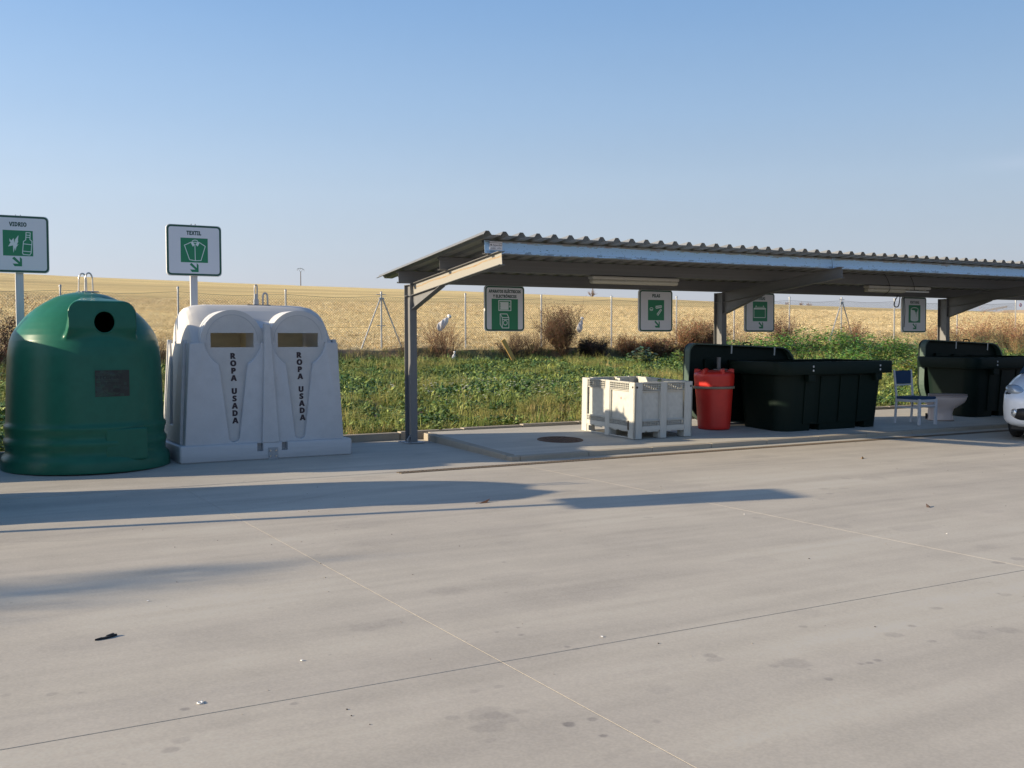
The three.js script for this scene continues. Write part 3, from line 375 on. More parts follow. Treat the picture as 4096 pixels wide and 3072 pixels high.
// ------------------------------------------------------------------ clothes bank
const greyPlasticTex = texture(512, 512, (x, y) => { const h = hash(x >> 1, y >> 1, 15), n = 225 + 16 * (fbm(x / 50, y / 50, 16, 4) - 0.5) * 2 - (h > 0.9 ? 16 : 0) + (h < 0.08 ? 14 : 0); return [n, n, n]; });
const greyPlastic = std(0.52, 0.525, 0.53, 0.5, 0, { map: greyPlasticTex });
const font = await new FontLoader().loadAsync('fonts/droid/droid_sans_bold.typeface.json');
{
  const o = thing('clothes_bank', 'pale grey plastic clothes bank with two slots marked ROPA USADA', 'clothes bank', [3.67, 0.04, -13.1]);
  const ev = new Evaluator(); ev.useGroups = false;
  const brush = (g) => { const b = new Brush(flat(g)); b.updateMatrixWorld(); return b; };
  const add = (a, b) => ev.evaluate(a, b, ADDITION), sub = (a, b) => ev.evaluate(a, b, SUBTRACTION);
  const prism = (pts, x0, x1) => new THREE.ExtrudeGeometry(shape(pts), { depth: x1 - x0, bevelEnabled: false }).rotateY(PI / 2).translate(x0, 0, 0); // pts as (-z, y)
  const RP = [[-0.57, 1.2], [-0.57, 1.42], [-0.55, 1.56], [-0.5, 1.68], [-0.42, 1.78], [-0.31, 1.85], [-0.18, 1.88], [-0.05, 1.885], [0.05, 1.88], [0.13, 1.86], [0.22, 1.80], [0.31, 1.71], [0.40, 1.60], [0.49, 1.50], [0.56, 1.42], [0.57, 1.2]];
  const roofLoft = (kz, ky, trim) => ringLoft([[-0.86, 0.80], [-0.84, 0.88], [-0.80, 0.94], [-0.72, 0.98], [-0.58, 1], [0.5, 1], [0.62, 0.99], [0.74, 0.95], [0.82, 0.88], [0.865, 0.80], [0.885, 0.70]].map(([x, q]) => ({ y: x * trim, pts: RP.slice().reverse().map(([z, y]) => [z * kz * (0.5 + 0.5 * q) ** 0.5, 1.2 + (y - 1.2) * ky * q]) }))).applyMatrix4(new THREE.Matrix4().set(0, 1, 0, 0, 0, 0, 1, 0, 1, 0, 0, 0, 0, 0, 0, 1));
  const wall = (x, z, y0, y1, xt) => { const g = new THREE.BoxGeometry(2, y1 - y0, z * 2).translate(0, (y0 + y1) / 2, 0), p = g.attributes.position; for (let i = 0; i < p.count; i++) p.setX(i, Math.sign(p.getX(i)) * (p.getY(i) > (y0 + y1) / 2 ? xt : x)); return g; };
  const arch = (c, r, y0) => { const s = new THREE.Shape(); s.moveTo(c - r, y0); s.lineTo(c + r, y0); s.lineTo(c + r, 1.43); s.absarc(c, 1.43, r, 0, PI); s.closePath(); return s; };
  const C1 = -0.408, C2 = 0.402;
  let outer = brush(roofLoft(1, 1, 1));
  outer = add(outer, brush(wall(0.985, 0.575, 0.15, 1.405, 0.92)));
  for (const c of [C1, C2]) outer = add(outer, brush(new THREE.ExtrudeGeometry(arch(c, 0.372, 0.2), { depth: 0.66, bevelEnabled: false, curveSegments: 28 }).translate(0, 0, -0.05)));
  let inner = brush(roofLoft(0.94, 0.955, 0.965)); inner = add(inner, brush(wall(0.95, 0.54, 0.25, 1.37, 0.885)));
  for (const c of [C1, C2]) inner = add(inner, brush(new THREE.ExtrudeGeometry(arch(c, 0.342, 0.27), { depth: 0.54, bevelEnabled: false, curveSegments: 28 }).translate(0, 0, 0.035)));
  let shell = sub(outer, inner);
  for (const c of [C1, C2]) { shell = sub(shell, brush(box(0.514, 0.172, 0.3, c, 1.442, 0.6))); shell = sub(shell, brush(box(0.74, 0.92, 0.3, c, 0.78, -0.6))); }
  part(o, 'inner_wall', rbox(1.62, 0.55, 0.02, 0, 1.5, -0.46, 0.004), std(0.88, 0.76, 0.52, 0.6, 0, { map: blotch })); part(o, 'inner_divider', rbox(0.02, 0.6, 0.7, -0.02, 1.45, -0.1, 0.004), std(0.66, 0.56, 0.36, 0.6));
  part(o, 'shell', toCreasedNormals(shell.geometry, 0.45), new THREE.MeshPhysicalMaterial({ color: new THREE.Color().setRGB(0.72, 0.715, 0.70), map: greyPlasticTex, roughness: 0.7, transmission: 0.34, thickness: 0 }));
  // proud front panel, cut by two keyhole recesses
  const s = new THREE.Shape(); s.moveTo(-0.99, 0.19); s.lineTo(0.965, 0.19); s.lineTo(0.89, 1.41);
  const key = (c) => { s.lineTo(c + 0.331, 1.41); const a0 = -0.12, a1 = -1.04; for (let i = 0; i <= 10; i++) { const a = lerp(a0, a1, i / 10); s.lineTo(c + 0.338 * cos(a), 1.45 + 0.338 * sin(a)); } s.lineTo(c + 0.155, 1.08); s.lineTo(c + 0.062, 0.30); for (let i = 0; i <= 8; i++) { const a = -PI * i / 8; s.lineTo(c + 0.06 * cos(a), 0.28 + 0.05 * sin(a)); } s.lineTo(c - 0.062, 0.30); s.lineTo(c - 0.155, 1.08); for (let i = 10; i >= 0; i--) { const a = lerp(a0, a1, i / 10); s.lineTo(c - 0.338 * cos(a), 1.45 + 0.338 * sin(a)); } s.lineTo(c - 0.331, 1.41); };
  key(C2); key(C1); s.lineTo(-0.922, 1.41); s.closePath();
  part(o, 'front_panel', toCreasedNormals(new THREE.ExtrudeGeometry(s, { depth: 0.06, bevelEnabled: true, bevelThickness: 0.018, bevelSize: 0.014, bevelOffset: -0.014, bevelSegments: 3 }).translate(0, 0, 0.578), 0.5), greyPlastic);
  // shallow engraved arc above each slot and the tapering middle column
  for (const c of [C1, C2]) part(o, 'arch_line', new THREE.TorusGeometry(0.305, 0.004, 6, 48, PI).translate(c, 1.44, 0.6095), std(0.4, 0.41, 0.42, 0.6));
  part(o, 'centre_column', extrude(shape([[-0.038, 1.64], [0.03, 1.64], [0.13, 0.2], [-0.085, 0.2]]), 0.1, 0.014, 3).translate(0, 0, 0.60), greyPlastic);
  part(o, 'valley', new THREE.ExtrudeGeometry(shape([[-0.615, 1.2], [-0.605, 1.585], [-0.2, 1.72], [-0.2, 1.2]]), { depth: 0.26, bevelEnabled: false }).rotateY(PI / 2).translate(-0.133, 0, 0), greyPlastic);
  // side panels like the front one
  for (const sx of [-1, 1]) part(o, 'side_panel', extrude(shape([[-0.5, 0.19], [0.5, 0.19], [0.46, 1.43], [0.36, 1.43], [0.22, 1.15], [0.1, 0.4], [-0.1, 0.4], [-0.22, 1.15], [-0.36, 1.43], [-0.46, 1.43]]), 0.05, 0.012).rotateY(sx * PI / 2).rotateZ(sx * 0.053).translate(sx * 0.975, 0.02, 0), greyPlastic);
  // base with two notches
  let base = brush(rbox(2.115, 0.21, 1.36, 0, 0.105, 0.02, 0.03, 3)); for (const x of [-0.112, 0.19]) base = sub(base, brush(box(0.074, 0.2, 0.2, x, 0.205, 0.7)));
  part(o, 'base', toCreasedNormals(base.geometry, 0.5), greyPlastic);
  const pl = part(o, 'bolt_plate', rbox(0.122, 0.145, 0.008, 0.043, 0.072, 0.703, 0.003), std(0.34, 0.36, 0.38, 0.5, 0.4, { map: grainTex }));
  for (const [x, y] of [[-0.035, 0.035], [0.035, 0.035], [-0.035, -0.03], [0.035, -0.03]]) part(pl, 'bolt', cyl(0.011, 0.011, 0.012, 0, 0, 0, 6).rotateX(PI / 2).translate(0.043 + x, 0.072 + y, 0.711), chrome);
  const ink = std(0.025, 0.014, 0.02, 0.6);
  for (const [c, y0] of [[C1 + 0.005, 1.29], [C2 + 0.008, 1.295]]) 'ROPA USADA'.split('').forEach((ch, i) => { if (ch === ' ') return; const g = new TextGeometry(ch, { font, size: 0.068, depth: 0.0015, curveSegments: 6, bevelEnabled: true, bevelThickness: 0.0008, bevelSize: 0.0042, bevelSegments: 1 }); g.computeBoundingBox(); const b = g.boundingBox; g.translate(-(b.min.x + b.max.x) / 2, 0, 0).scale(1.06, 0.94, 1); part(o, 'letter', g.translate(c + (c > 0 ? 0.004 : 0.002) * i, y0 - 0.068 - 0.088 * (i > 3 ? i - 0.22 : i), 0.6105), ink); });
  // lifting hooks
  part(o, 'hook_plate', rbox(0.3, 0.01, 0.1, 0.08, 1.885, 0.0, 0.003), steelDark);
  part(o, 'lifting_hook', [rbox(0.06, 0.075, 0.05, 0.055, 1.92, 0.0, 0.004), rbox(0.045, 0.07, 0.04, 0.055, 1.99, 0.0, 0.004), tube([V(0.04, 2.0, 0), V(0.04, 2.1, 0), V(0.045, 2.13, 0), V(0.058, 2.14, 0), V(0.07, 2.13, 0), V(0.072, 2.1, 0), V(0.072, 2.0, 0)], 0.009, 24, 8)], galv);
  part(o, 'lifting_hook', [tube([V(0.14, 1.885, 0.02), V(0.14, 1.99, 0.02), V(0.147, 2.025, 0.02), V(0.168, 2.038, 0.02), V(0.19, 2.025, 0.02), V(0.196, 1.99, 0.02), V(0.2, 1.885, 0.02)], 0.011, 24, 8)], galv);
}

// ------------------------------------------------------------------ things on the slab
const onSlab = (x, z) => slabY(z);
{ // manhole
  const o = thing('manhole_cover', 'round rusty brown manhole cover set in the slab left of the white crate', 'manhole cover', [7.63, slabY(-12.1) + 0.002, -12.1]); o.rotation.x = 0.04;
  const rust = std(0.15, 0.09, 0.06, 0.85, 0.3, { map: blotch, bumpMap: fineBump, bumpScale: 0.003 });
  part(o, 'frame_ring', new THREE.LatheGeometry([[0.285, -0.02], [0.285, 0.006], [0.31, 0.008], [0.318, 0.0], [0.318, -0.02]].map(([a, b]) => new THREE.Vector2(a, b)), 56), rust);
  const g = [cyl(0.281, 0.281, 0.02, 0, -0.007, 0, 56)]; for (let i = -6; i <= 6; i++) for (let j = -6; j <= 6; j++) if (hypot(i, j) * 0.04 < 0.25 && (i + j) % 2 === 0) g.push(box(0.034, 0.005, 0.034, i * 0.04, 0.005, j * 0.04)); part(o, 'lid', joined(g), rust);
}
{ // white pallet box
  const W = 1.03, D = 1.30, H = 0.79, o = thing('pallet_box', 'white plastic pallet crate with slotted rims and broken lower corner', 'crate', [8.555 + W / 2, slabY(-12.3), -11.68 - D / 2], 0.012); o.rotation.x = 0.03;
  const pl = std(0.56, 0.555, 0.51, 0.55, 0, { map: blotch, bumpMap: fineBump, bumpScale: 0.0008 }), hw = W / 2, hd = D / 2;
  for (const sx of [-1, 1]) for (const sz of [-1, 1]) { part(o, 'corner_post', [rbox(0.14, H, 0.03, sx * (hw - 0.07), H / 2, sz * (hd - 0.015), 0.012, 3), rbox(0.03, H, 0.14, sx * (hw - 0.015), H / 2, sz * (hd - 0.07), 0.012, 3), rbox(0.05, H - 0.002, 0.05, sx * (hw - 0.025), H / 2, sz * (hd - 0.025), 0.02, 4)], pl); }
  const grid = (L, h, along) => { const g = []; for (let i = 0; i <= 3; i++) g.push(rbox(L, 0.007, 0.022, 0, -h / 2 + i * h / 3, 0, 0.002, 1)); const n = Math.round(L / 0.042); for (let i = 0; i <= n; i++) g.push(box(0.006, h, 0.014, -L / 2 + i * L / n, 0, -0.002)); return joined(g.map(flat)); };
  const side = (L, turn, dist, small) => {
    const T = (g) => g.translate(0, 0, dist).rotateY(turn), seg = (L - 0.28 - 0.11) / 2;
    part(o, 'middle_post', [T(rbox(0.11, H, 0.03, 0, H / 2, -0.015, 0.01, 2))], pl);
    for (const s of [-1, 1]) {
      const cx = s * (0.055 + seg / 2);
      part(o, 'wall_panel', T(rbox(seg, 0.43, 0.012, cx, 0.46, -0.045, 0.003)), pl);
      part(o, 'wall_rib', [T(rbox(0.012, 0.41, 0.028, cx - s * (seg / 2 - 0.006), 0.455, -0.026, 0.003)), T(rbox(seg, 0.012, 0.03, cx, 0.665, -0.025, 0.003)), T(rbox(seg, 0.012, 0.03, cx, 0.255, -0.025, 0.003))], pl);
      part(o, 'rim_grid', T(grid(seg - 0.004, 0.085, 0).translate(cx, 0.728, -0.013)), pl); part(o, 'rim_bar', T(rbox(seg, 0.014, 0.09, cx, 0.783, -0.045, 0.004)), pl); part(o, 'inner_wall', T(rbox(seg, 0.655, 0.01, cx, 0.45, -0.085, 0.003)), pl); for (const y of [0.672, 0.248]) part(o, 'ledge', T(rbox(seg, 0.01, 0.04, cx, y, -0.066, 0.002)), pl);
      part(o, 'lower_grid', T(grid(seg - 0.004, 0.062, 0).translate(cx, 0.212, -0.013)), pl);
      part(o, 'lower_rail', T(rbox(seg, 0.062, 0.085, cx, 0.145, -0.045, 0.005)), pl);
      if (small) part(o, 'lower_lip', T(rbox(seg, 0.014, 0.02, cx, 0.012, -0.03, 0.004)), pl);
    }
  };
  side(W, 0, hd); side(W, PI, hd); side(D, PI / 2, hw, true); side(D, -PI / 2, hw, true);
  part(o, 'floor', rbox(W - 0.1, 0.03, D - 0.1, 0, 0.125, 0, 0.004), pl);
  for (const x of [-0.44, 0, 0.44]) part(o, 'runner', [rbox(0.12, 0.11, 0.14, x, 0.055, hd - 0.1, 0.01), rbox(0.12, 0.11, 0.14, x, 0.055, -hd + 0.1, 0.01), rbox(0.12, 0.11, 0.12, x, 0.055, 0, 0.01)], pl);
  part(o, 'inner_bracket', [extrude(shape([[0, 0], [0.14, 0], [0.02, -0.2], [0, -0.2]]), 0.12, 0.004).translate(-hw + 0.05 + 0.52, 0.775, -hd + 0.05)], pl);
  part(o, 'inner_post', rbox(0.03, 0.2, 0.03, hw - 0.22, 0.70, -hd + 0.08, 0.004), pl);
  const blk = std(0.02, 0.02, 0.02, 0.8); for (const [x, y, z, t] of [[-hw + 0.04, 0.722, hd + 0.0005, 0], [hw - 0.04, 0.722, hd + 0.0005, 0], [-hw - 0.0005, 0.722, hd - 0.05, 1]]) { const g = new THREE.CylinderGeometry(0.015, 0.015, 0.004, 20).rotateX(PI / 2); if (t) g.rotateY(PI / 2); part(o, 'hole', g.translate(x, y, z), blk); }
  const logo = canvasTex(256, 128, (c, w, h) => { c.fillStyle = '#c3c1b4'; c.fillRect(0, 0, w, h); c.fillStyle = 'rgba(190,60,60,.75)'; c.beginPath(); c.moveTo(48, 18); c.lineTo(88, 60); c.lineTo(48, 104); c.lineTo(8, 60); c.closePath(); c.fill(); c.fillStyle = '#c3c1b4'; c.fillRect(14, 54, 70, 9); c.strokeStyle = 'rgba(190,60,60,.55)'; c.lineWidth = 6; c.strokeRect(160, 46, 70, 46); c.fillStyle = 'rgba(190,60,60,.5)'; c.fillRect(172, 60, 46, 10); });
  part(o, 'printed_mark', box(0.002, 0.07, 0.14).translate(-hw + 0.038, 0.55, 0.33), std(0.90, 0.91, 0.97, 0.55, 0, { map: logo }), 'small red printed mark');
  // broken, frayed edges along the bottom rails
  const rr = rng(9), chips = []; for (let i = 0; i < 26; i++) { const x = lerp(-hw + 0.16, hw - 0.16, rr()); chips.push(rbox(0.02 + 0.05 * rr(), 0.012 + 0.02 * rr(), 0.012, x, 0.108, hd - 0.017 + 0.004 * rr(), 0.003, 1).rotateZ(0)); chips.push(rbox(0.012, 0.012 + 0.02 * rr(), 0.02 + 0.05 * rr(), -hw + 0.017 + 0.004 * rr(), 0.108, lerp(-hd + 0.16, hd - 0.16, rr()), 0.003, 1)); }
  const ch = part(o, 'frayed_edge', chips, pl); ch.userData.kind = 'stuff';
  part(o, 'broken_corner', [rbox(0.035, 0.13, 0.02, -hw + 0.0, 0.19, hd - 0.13, 0.006).rotateX(0)], std(0.10, 0.075, 0.05, 0.8));
}
{ // red drum
  const o = thing('red_drum', 'red plastic drum with ringed lid standing between the white crate and the black tub', 'drum', [10.55, slabY(-12.33), -12.33]);
  const red = std(0.62, 0.028, 0.018, 0.42, 0, { map: grainTex }), lat = (p) => new THREE.LatheGeometry(p.map(([a, b]) => new THREE.Vector2(a, b)), 48);
  part(o, 'body', lat([[0, 0], [0.225, 0], [0.240, 0.012], [0.246, 0.05], [0.268, 0.40], [0.281, 0.60], [0.284, 0.625], [0.28, 0.63], [0, 0.63]]), red);
  part(o, 'band', lat([[0.285, 0.615], [0.308, 0.617], [0.312, 0.632], [0.312, 0.645], [0.306, 0.655], [0.28, 0.655]]), std(0.26, 0.215, 0.16, 0.7, 0.1, { map: blotch }));
  part(o, 'lid', [lat([[0.292, 0.655], [0.296, 0.68], [0.305, 0.80], [0.303, 0.835], [0.29, 0.862], [0.24, 0.882], [0.13, 0.896], [0.105, 0.888]]), ...[0, 1, 2, 3, 4, 5].map((i) => extrude(shape([[0.12, -0.02], [0.297, -0.05], [0.297, 0.055], [0.25, 0.062], [0.14, 0.018]]), 0.05, 0.012).translate(0, 0, -0.025).rotateY(i * PI / 3 + 0.3).translate(0, 0.858, 0))], red);
  part(o, 'mouth_ring', new THREE.TorusGeometry(0.098, 0.014, 10, 36).rotateX(PI / 2).scale(1, 0.8, 1).translate(0.07, 0.905, 0.06), std(0.16, 0.13, 0.12, 0.6));
  part(o, 'mouth', cyl(0.094, 0.094, 0.004, 0.07, 0.9, 0.06, 32), std(0.02, 0.008, 0.008, 0.8));
}
{ const o = thing('pipe', 'short grey pipe standing upright behind the red drum', 'pipe', [10.96, slabY(-12.7), -12.7]); part(o, 'tube', new THREE.LatheGeometry([[0.028, 0], [0.032, 0], [0.032, 1.07], [0.028, 1.07], [0.027, 0.5]].map(([a, b]) => new THREE.Vector2(a, b)), 20), std(0.21, 0.205, 0.2, 0.6, 0, { map: grainTex })); }
// dark tubs and their lids
const tubMat = phys(0.006, 0.0145, 0.011, 0.5, 0.28, { map: grainTex, bumpMap: fineBump, bumpScale: 0.0008 }), tubEdge = std(0.06, 0.10, 0.08, 0.55, 0, { map: grainTex });
function outline(d = 0, [fl, bl, fr, br] = [0.22, 0.2, 0.1, 0.1], n = 10) { // plan of tub and lid, points as [x, z]
  const x0 = -1.21 + d, x1 = 1.19 - d, z0 = -0.64 + d, z1 = 0.65 - d, pts = []; const arc = (cx, cz, r, a, b) => { for (let i = 0; i <= n; i++) { const t = lerp(a, b, i / n); pts.push([cx + r * cos(t), cz + r * sin(t)]); } };
  arc(x1 - fr, z1 - fr, fr, 0, PI / 2); arc(x0 + fl, z1 - fl, fl, PI / 2, PI); arc(x0 + bl, z0 + bl, bl, PI, PI * 1.5); arc(x1 - br, z0 + br, br, PI * 1.5, PI * 2); return pts;
}
function ringLoft(rings, close = true) { const n = rings[0].pts.length, pos = [], idx = []; rings.forEach((R) => R.pts.forEach(([x, z]) => pos.push(x, R.y, z))); for (let j = 0; j < rings.length - 1; j++) for (let i = 0; i < n; i++) { const a = j * n + i, b = j * n + (i + 1) % n, c = a + n, d = b + n; idx.push(a, c, b, b, c, d); }
  if (close) { for (const [j, flip] of [[0, 0], [rings.length - 1, 1]]) { const c = pos.length / 3; let x = 0, z = 0; rings[j].pts.forEach((p) => { x += p[0] / n; z += p[1] / n; }); pos.push(x, rings[j].y, z); for (let i = 0; i < n; i++) flip ? idx.push(j * n + i, c, j * n + (i + 1) % n) : idx.push(j * n + i, j * n + (i + 1) % n, c); } }
  const g = new THREE.BufferGeometry(); g.setAttribute('position', new THREE.Float32BufferAttribute(pos, 3)); g.setIndex(idx); g.computeVertexNormals(); return g; }
function makeTub(label, pos) {
  const o = thing('plastic_tub', label, 'waste tub', pos, 0, 'dark plastic tubs'), ev = new Evaluator(); ev.useGroups = false; const brush = (g) => { const b = new Brush(flat(g)); b.updateMatrixWorld(); return b; };
  let b = brush(ringLoft([{ y: 0, pts: outline(0.185) }, { y: 0.88, pts: outline(0.125) }]));
  b = ev.evaluate(b, brush(ringLoft([{ y: 0.12, pts: outline(0.26) }, { y: 1.0, pts: outline(0.15) }])), SUBTRACTION);
  for (const x of [-0.36, 0.62]) b = ev.evaluate(b, brush(box(0.2, 0.11, 1.4, x, 0.05, 0)), SUBTRACTION);
  part(o, 'body', toCreasedNormals(b.geometry, 0.5), tubMat);
  const oz = (y) => 0.65 - lerp(0.185, 0.125, y / 0.88);
  for (const [x, w] of [[-0.52, 0.2], [-0.12, 0.36], [0.3, 0.36], [0.7, 0.34]]) part(o, 'wall_rib', new THREE.BoxGeometry(w, 0.72, 0.05, 1, 1, 1).rotateX(Math.atan((oz(0.8) - oz(0.1)) / 0.7)).translate(x, 0.48, oz(0.48) - 0.006), tubMat);
  const s = new THREE.Shape(outline(0).map(([x, z]) => new THREE.Vector2(x, -z))), h = new THREE.Path(outline(0.075).map(([x, z]) => new THREE.Vector2(x, -z))); s.holes.push(h);
  part(o, 'rim', toCreasedNormals(new THREE.ExtrudeGeometry(s, { depth: 0.17, bevelEnabled: true, bevelThickness: 0.01, bevelSize: 0.01, bevelOffset: -0.01, bevelSegments: 2 }).rotateX(-PI / 2).translate(0, 0.88, 0), 0.6), tubMat);
  for (const x of [-0.58, 0.86]) { part(o, 'bracket', extrude(shape([[-0.085, 0.19], [0.085, 0.19], [0.07, 0.0], [-0.06, 0.0]]), 0.09, 0.01).translate(x, 0.76, 0.54), tubMat); for (const y of [0.93, 0.99]) part(o, 'bolt', rbox(0.026, 0.03, 0.008, x, y, 0.652, 0.003), std(0.55, 0.56, 0.55, 0.5, 0.3)); }
  return o;
}
function makeLid(label, pos, turn) {
  const o = thing('tub_lid', label, 'lid', pos, turn, 'dark tub lids stood on edge');
  const LR = [0.15, 0.5, 0.34, 0.3], T = (g) => g.translate(0, 0.645, 0); // stood up: local x right, y up, z towards the yard
  const s = new THREE.Shape(outline(0, LR).map(([x, z]) => new THREE.Vector2(x, z)));
  part(o, 'lid_shell', T(toCreasedNormals(new THREE.ExtrudeGeometry(s, { depth: 0.03, bevelEnabled: true, bevelThickness: 0.012, bevelSize: 0.012, bevelOffset: -0.012, bevelSegments: 2 }).translate(0, 0, -0.1), 0.6)), tubMat);
  const k = new THREE.Shape(outline(0, LR).map(([x, z]) => new THREE.Vector2(x, z))); k.holes.push(new THREE.Path(outline(0.02, LR).map(([x, z]) => new THREE.Vector2(x, z))));
  part(o, 'lid_skirt', T(new THREE.ExtrudeGeometry(k, { depth: 0.12, bevelEnabled: false }).translate(0, 0, -0.075)), tubEdge);
  for (const x of [-0.72, -0.18, 0.34, 0.82]) part(o, 'stiffener', T(extrude(rrect(0.2, 0.5, 0.03, x, 0.15), 0.06, 0.012).translate(0, 0, -0.07)), tubMat);
  part(o, 'handle', T(tube([V(0.02, 0.64, -0.02), V(0.025, 0.685, -0.02), V(0.06, 0.695, -0.02), V(0.15, 0.695, -0.02), V(0.185, 0.685, -0.02), V(0.19, 0.64, -0.02)], 0.011, 24, 8)), tubMat);
  for (const x of [-0.3, 0.68]) part(o, 'hinge_strap', T(rbox(0.03, 0.14, 0.006, x, 0.57, 0.05, 0.002)), std(0.4, 0.42, 0.42, 0.45, 0.5));
  return o;
}
const tub1 = makeTub('large black-green plastic tub behind the red drum, nearer of two', [12.25, slabY(-12.05) - 0.02, -12.05]); tub1.rotation.x = 0.012;
const tub2 = copy(tub1, 'black-green plastic tub farther right behind the toilet, half sunlit at its left end', [17.05, slabY(-12.4) - 0.02, -12.4]);
const lid1 = makeLid('dark tub lid stood on edge behind the red drum and nearer tub', [11.50, slabY(-12.9) + 0.005, -12.80], -0.03); lid1.rotation.z = -0.04; lid1.scale.set(0.91, 0.96, 1);
const lid2 = copy(lid1, 'dark tub lid stood on edge behind the farther tub', [17.14, slabY(-12.95) + 0.05, -12.97], -0.02); lid2.rotation.z = -0.04; lid2.scale.set(0.91, 0.96, 1);
{ // chair
  const o = thing('chair', 'white framed chair with blue back and seat beside the toilet', 'chair', [14.20, slabY(-11.6), -11.6], 0.02), wh = std(0.55, 0.55, 0.56, 0.5), bl = std(0.012, 0.045, 0.11, 0.7, 0, { map: grainTex, bumpMap: fineBump, bumpScale: 0.001 });
  for (const [x, z, h] of [[-0.2, 0.225, 0.42], [0.2, 0.225, 0.42]]) part(o, 'leg', rbox(0.042, h, 0.042, x, h / 2, z, 0.005), wh);
  for (const x of [-0.2, 0.2]) part(o, 'leg', [rod(V(x, 0, -0.25), V(x, 0.43, -0.22), 0.02, 0.02, 8), rod(V(x, 0.42, -0.22), V(x * 1.04, 0.885, -0.27), 0.02, 0.017, 8)], wh, 'rear leg carried up as a back post');
  part(o, 'seat_frame', [rbox(0.40, 0.045, 0.022, 0, 0.39, 0.225, 0.004), rbox(0.022, 0.045, 0.44, -0.2, 0.39, 0, 0.004), rbox(0.022, 0.045, 0.44, 0.2, 0.39, 0, 0.004), rbox(0.40, 0.045, 0.022, 0, 0.39, -0.22, 0.004)], wh);
  part(o, 'stretcher', rbox(0.37, 0.03, 0.018, 0, 0.31, 0.225, 0.004), wh); part(o, 'stretcher', rbox(0.018, 0.03, 0.43, -0.2, 0.28, 0, 0.004), wh); part(o, 'stretcher', rbox(0.018, 0.03, 0.43, 0.2, 0.28, 0, 0.004), wh);
  part(o, 'seat', rbox(0.43, 0.05, 0.46, 0, 0.432, 0.0, 0.02, 3), bl); part(o, 'backrest', rbox(0.365, 0.22, 0.035, 0, 0.762, -0.262, 0.012, 3), bl); part(o, 'back_rail', rbox(0.38, 0.025, 0.03, 0, 0.638, -0.246, 0.004), wh);
}
{ // toilet bowl, no tank
  const o = thing('toilet', 'pinkish beige toilet bowl without tank, standing right of the chair', 'toilet', [15.13, slabY(-11.82), -11.82], -0.86), cer = std(0.66, 0.53, 0.46, 0.28);
  const ell = (cx, a, b, n = 36, flatBack = -9) => { const p = []; for (let i = 0; i < n; i++) { const t = i / n * 2 * PI; p.push([max(cx + a * cos(t), flatBack), b * sin(t)]); } return p; };
  part(o, 'pedestal', ringLoft([{ y: 0, pts: ell(-0.03, 0.22, 0.12) }, { y: 0.02, pts: ell(-0.03, 0.215, 0.115) }, { y: 0.12, pts: ell(-0.035, 0.195, 0.1) }, { y: 0.2, pts: ell(-0.02, 0.205, 0.11) }, { y: 0.26, pts: ell(0.02, 0.26, 0.14) }, { y: 0.31, pts: ell(0.03, 0.32, 0.17, 36, -0.33) }, { y: 0.36, pts: ell(0.03, 0.35, 0.185, 36, -0.36) }, { y: 0.395, pts: ell(0.03, 0.36, 0.19, 36, -0.37) }, { y: 0.40, pts: ell(0.03, 0.352, 0.182, 36, -0.36) }]), cer);
  part(o, 'back_shelf', rbox(0.18, 0.06, 0.33, -0.3, 0.37, 0, 0.02, 3), cer);
  part(o, 'seat', new THREE.ExtrudeGeometry(new THREE.Shape(ell(0.05, 0.345, 0.188, 36, -0.22).map(([x, z]) => new THREE.Vector2(x, z))), { depth: 0.014, bevelEnabled: true, bevelThickness: 0.005, bevelSize: 0.006, bevelSegments: 2 }).rotateX(-PI / 2).translate(0, 0.405, 0), std(0.42, 0.34, 0.31, 0.35));
  part(o, 'lid', new THREE.ExtrudeGeometry(new THREE.Shape(ell(0.05, 0.34, 0.183, 36, -0.22).map(([x, z]) => new THREE.Vector2(x, z))), { depth: 0.012, bevelEnabled: true, bevelThickness: 0.006, bevelSize: 0.006, bevelSegments: 2 }).rotateX(-PI / 2).translate(0, 0.434, 0), std(0.33, 0.25, 0.22, 0.35));
  part(o, 'hinge_cap', rbox(0.04, 0.022, 0.2, -0.2, 0.43, 0, 0.008), std(0.62, 0.6, 0.58, 0.4));
  part(o, 'outlet', cyl(0.05, 0.05, 0.03, 0, 0, 0, 20).rotateZ(PI / 2).translate(-0.25, 0.07, 0), std(0.03, 0.025, 0.02, 0.8));
}
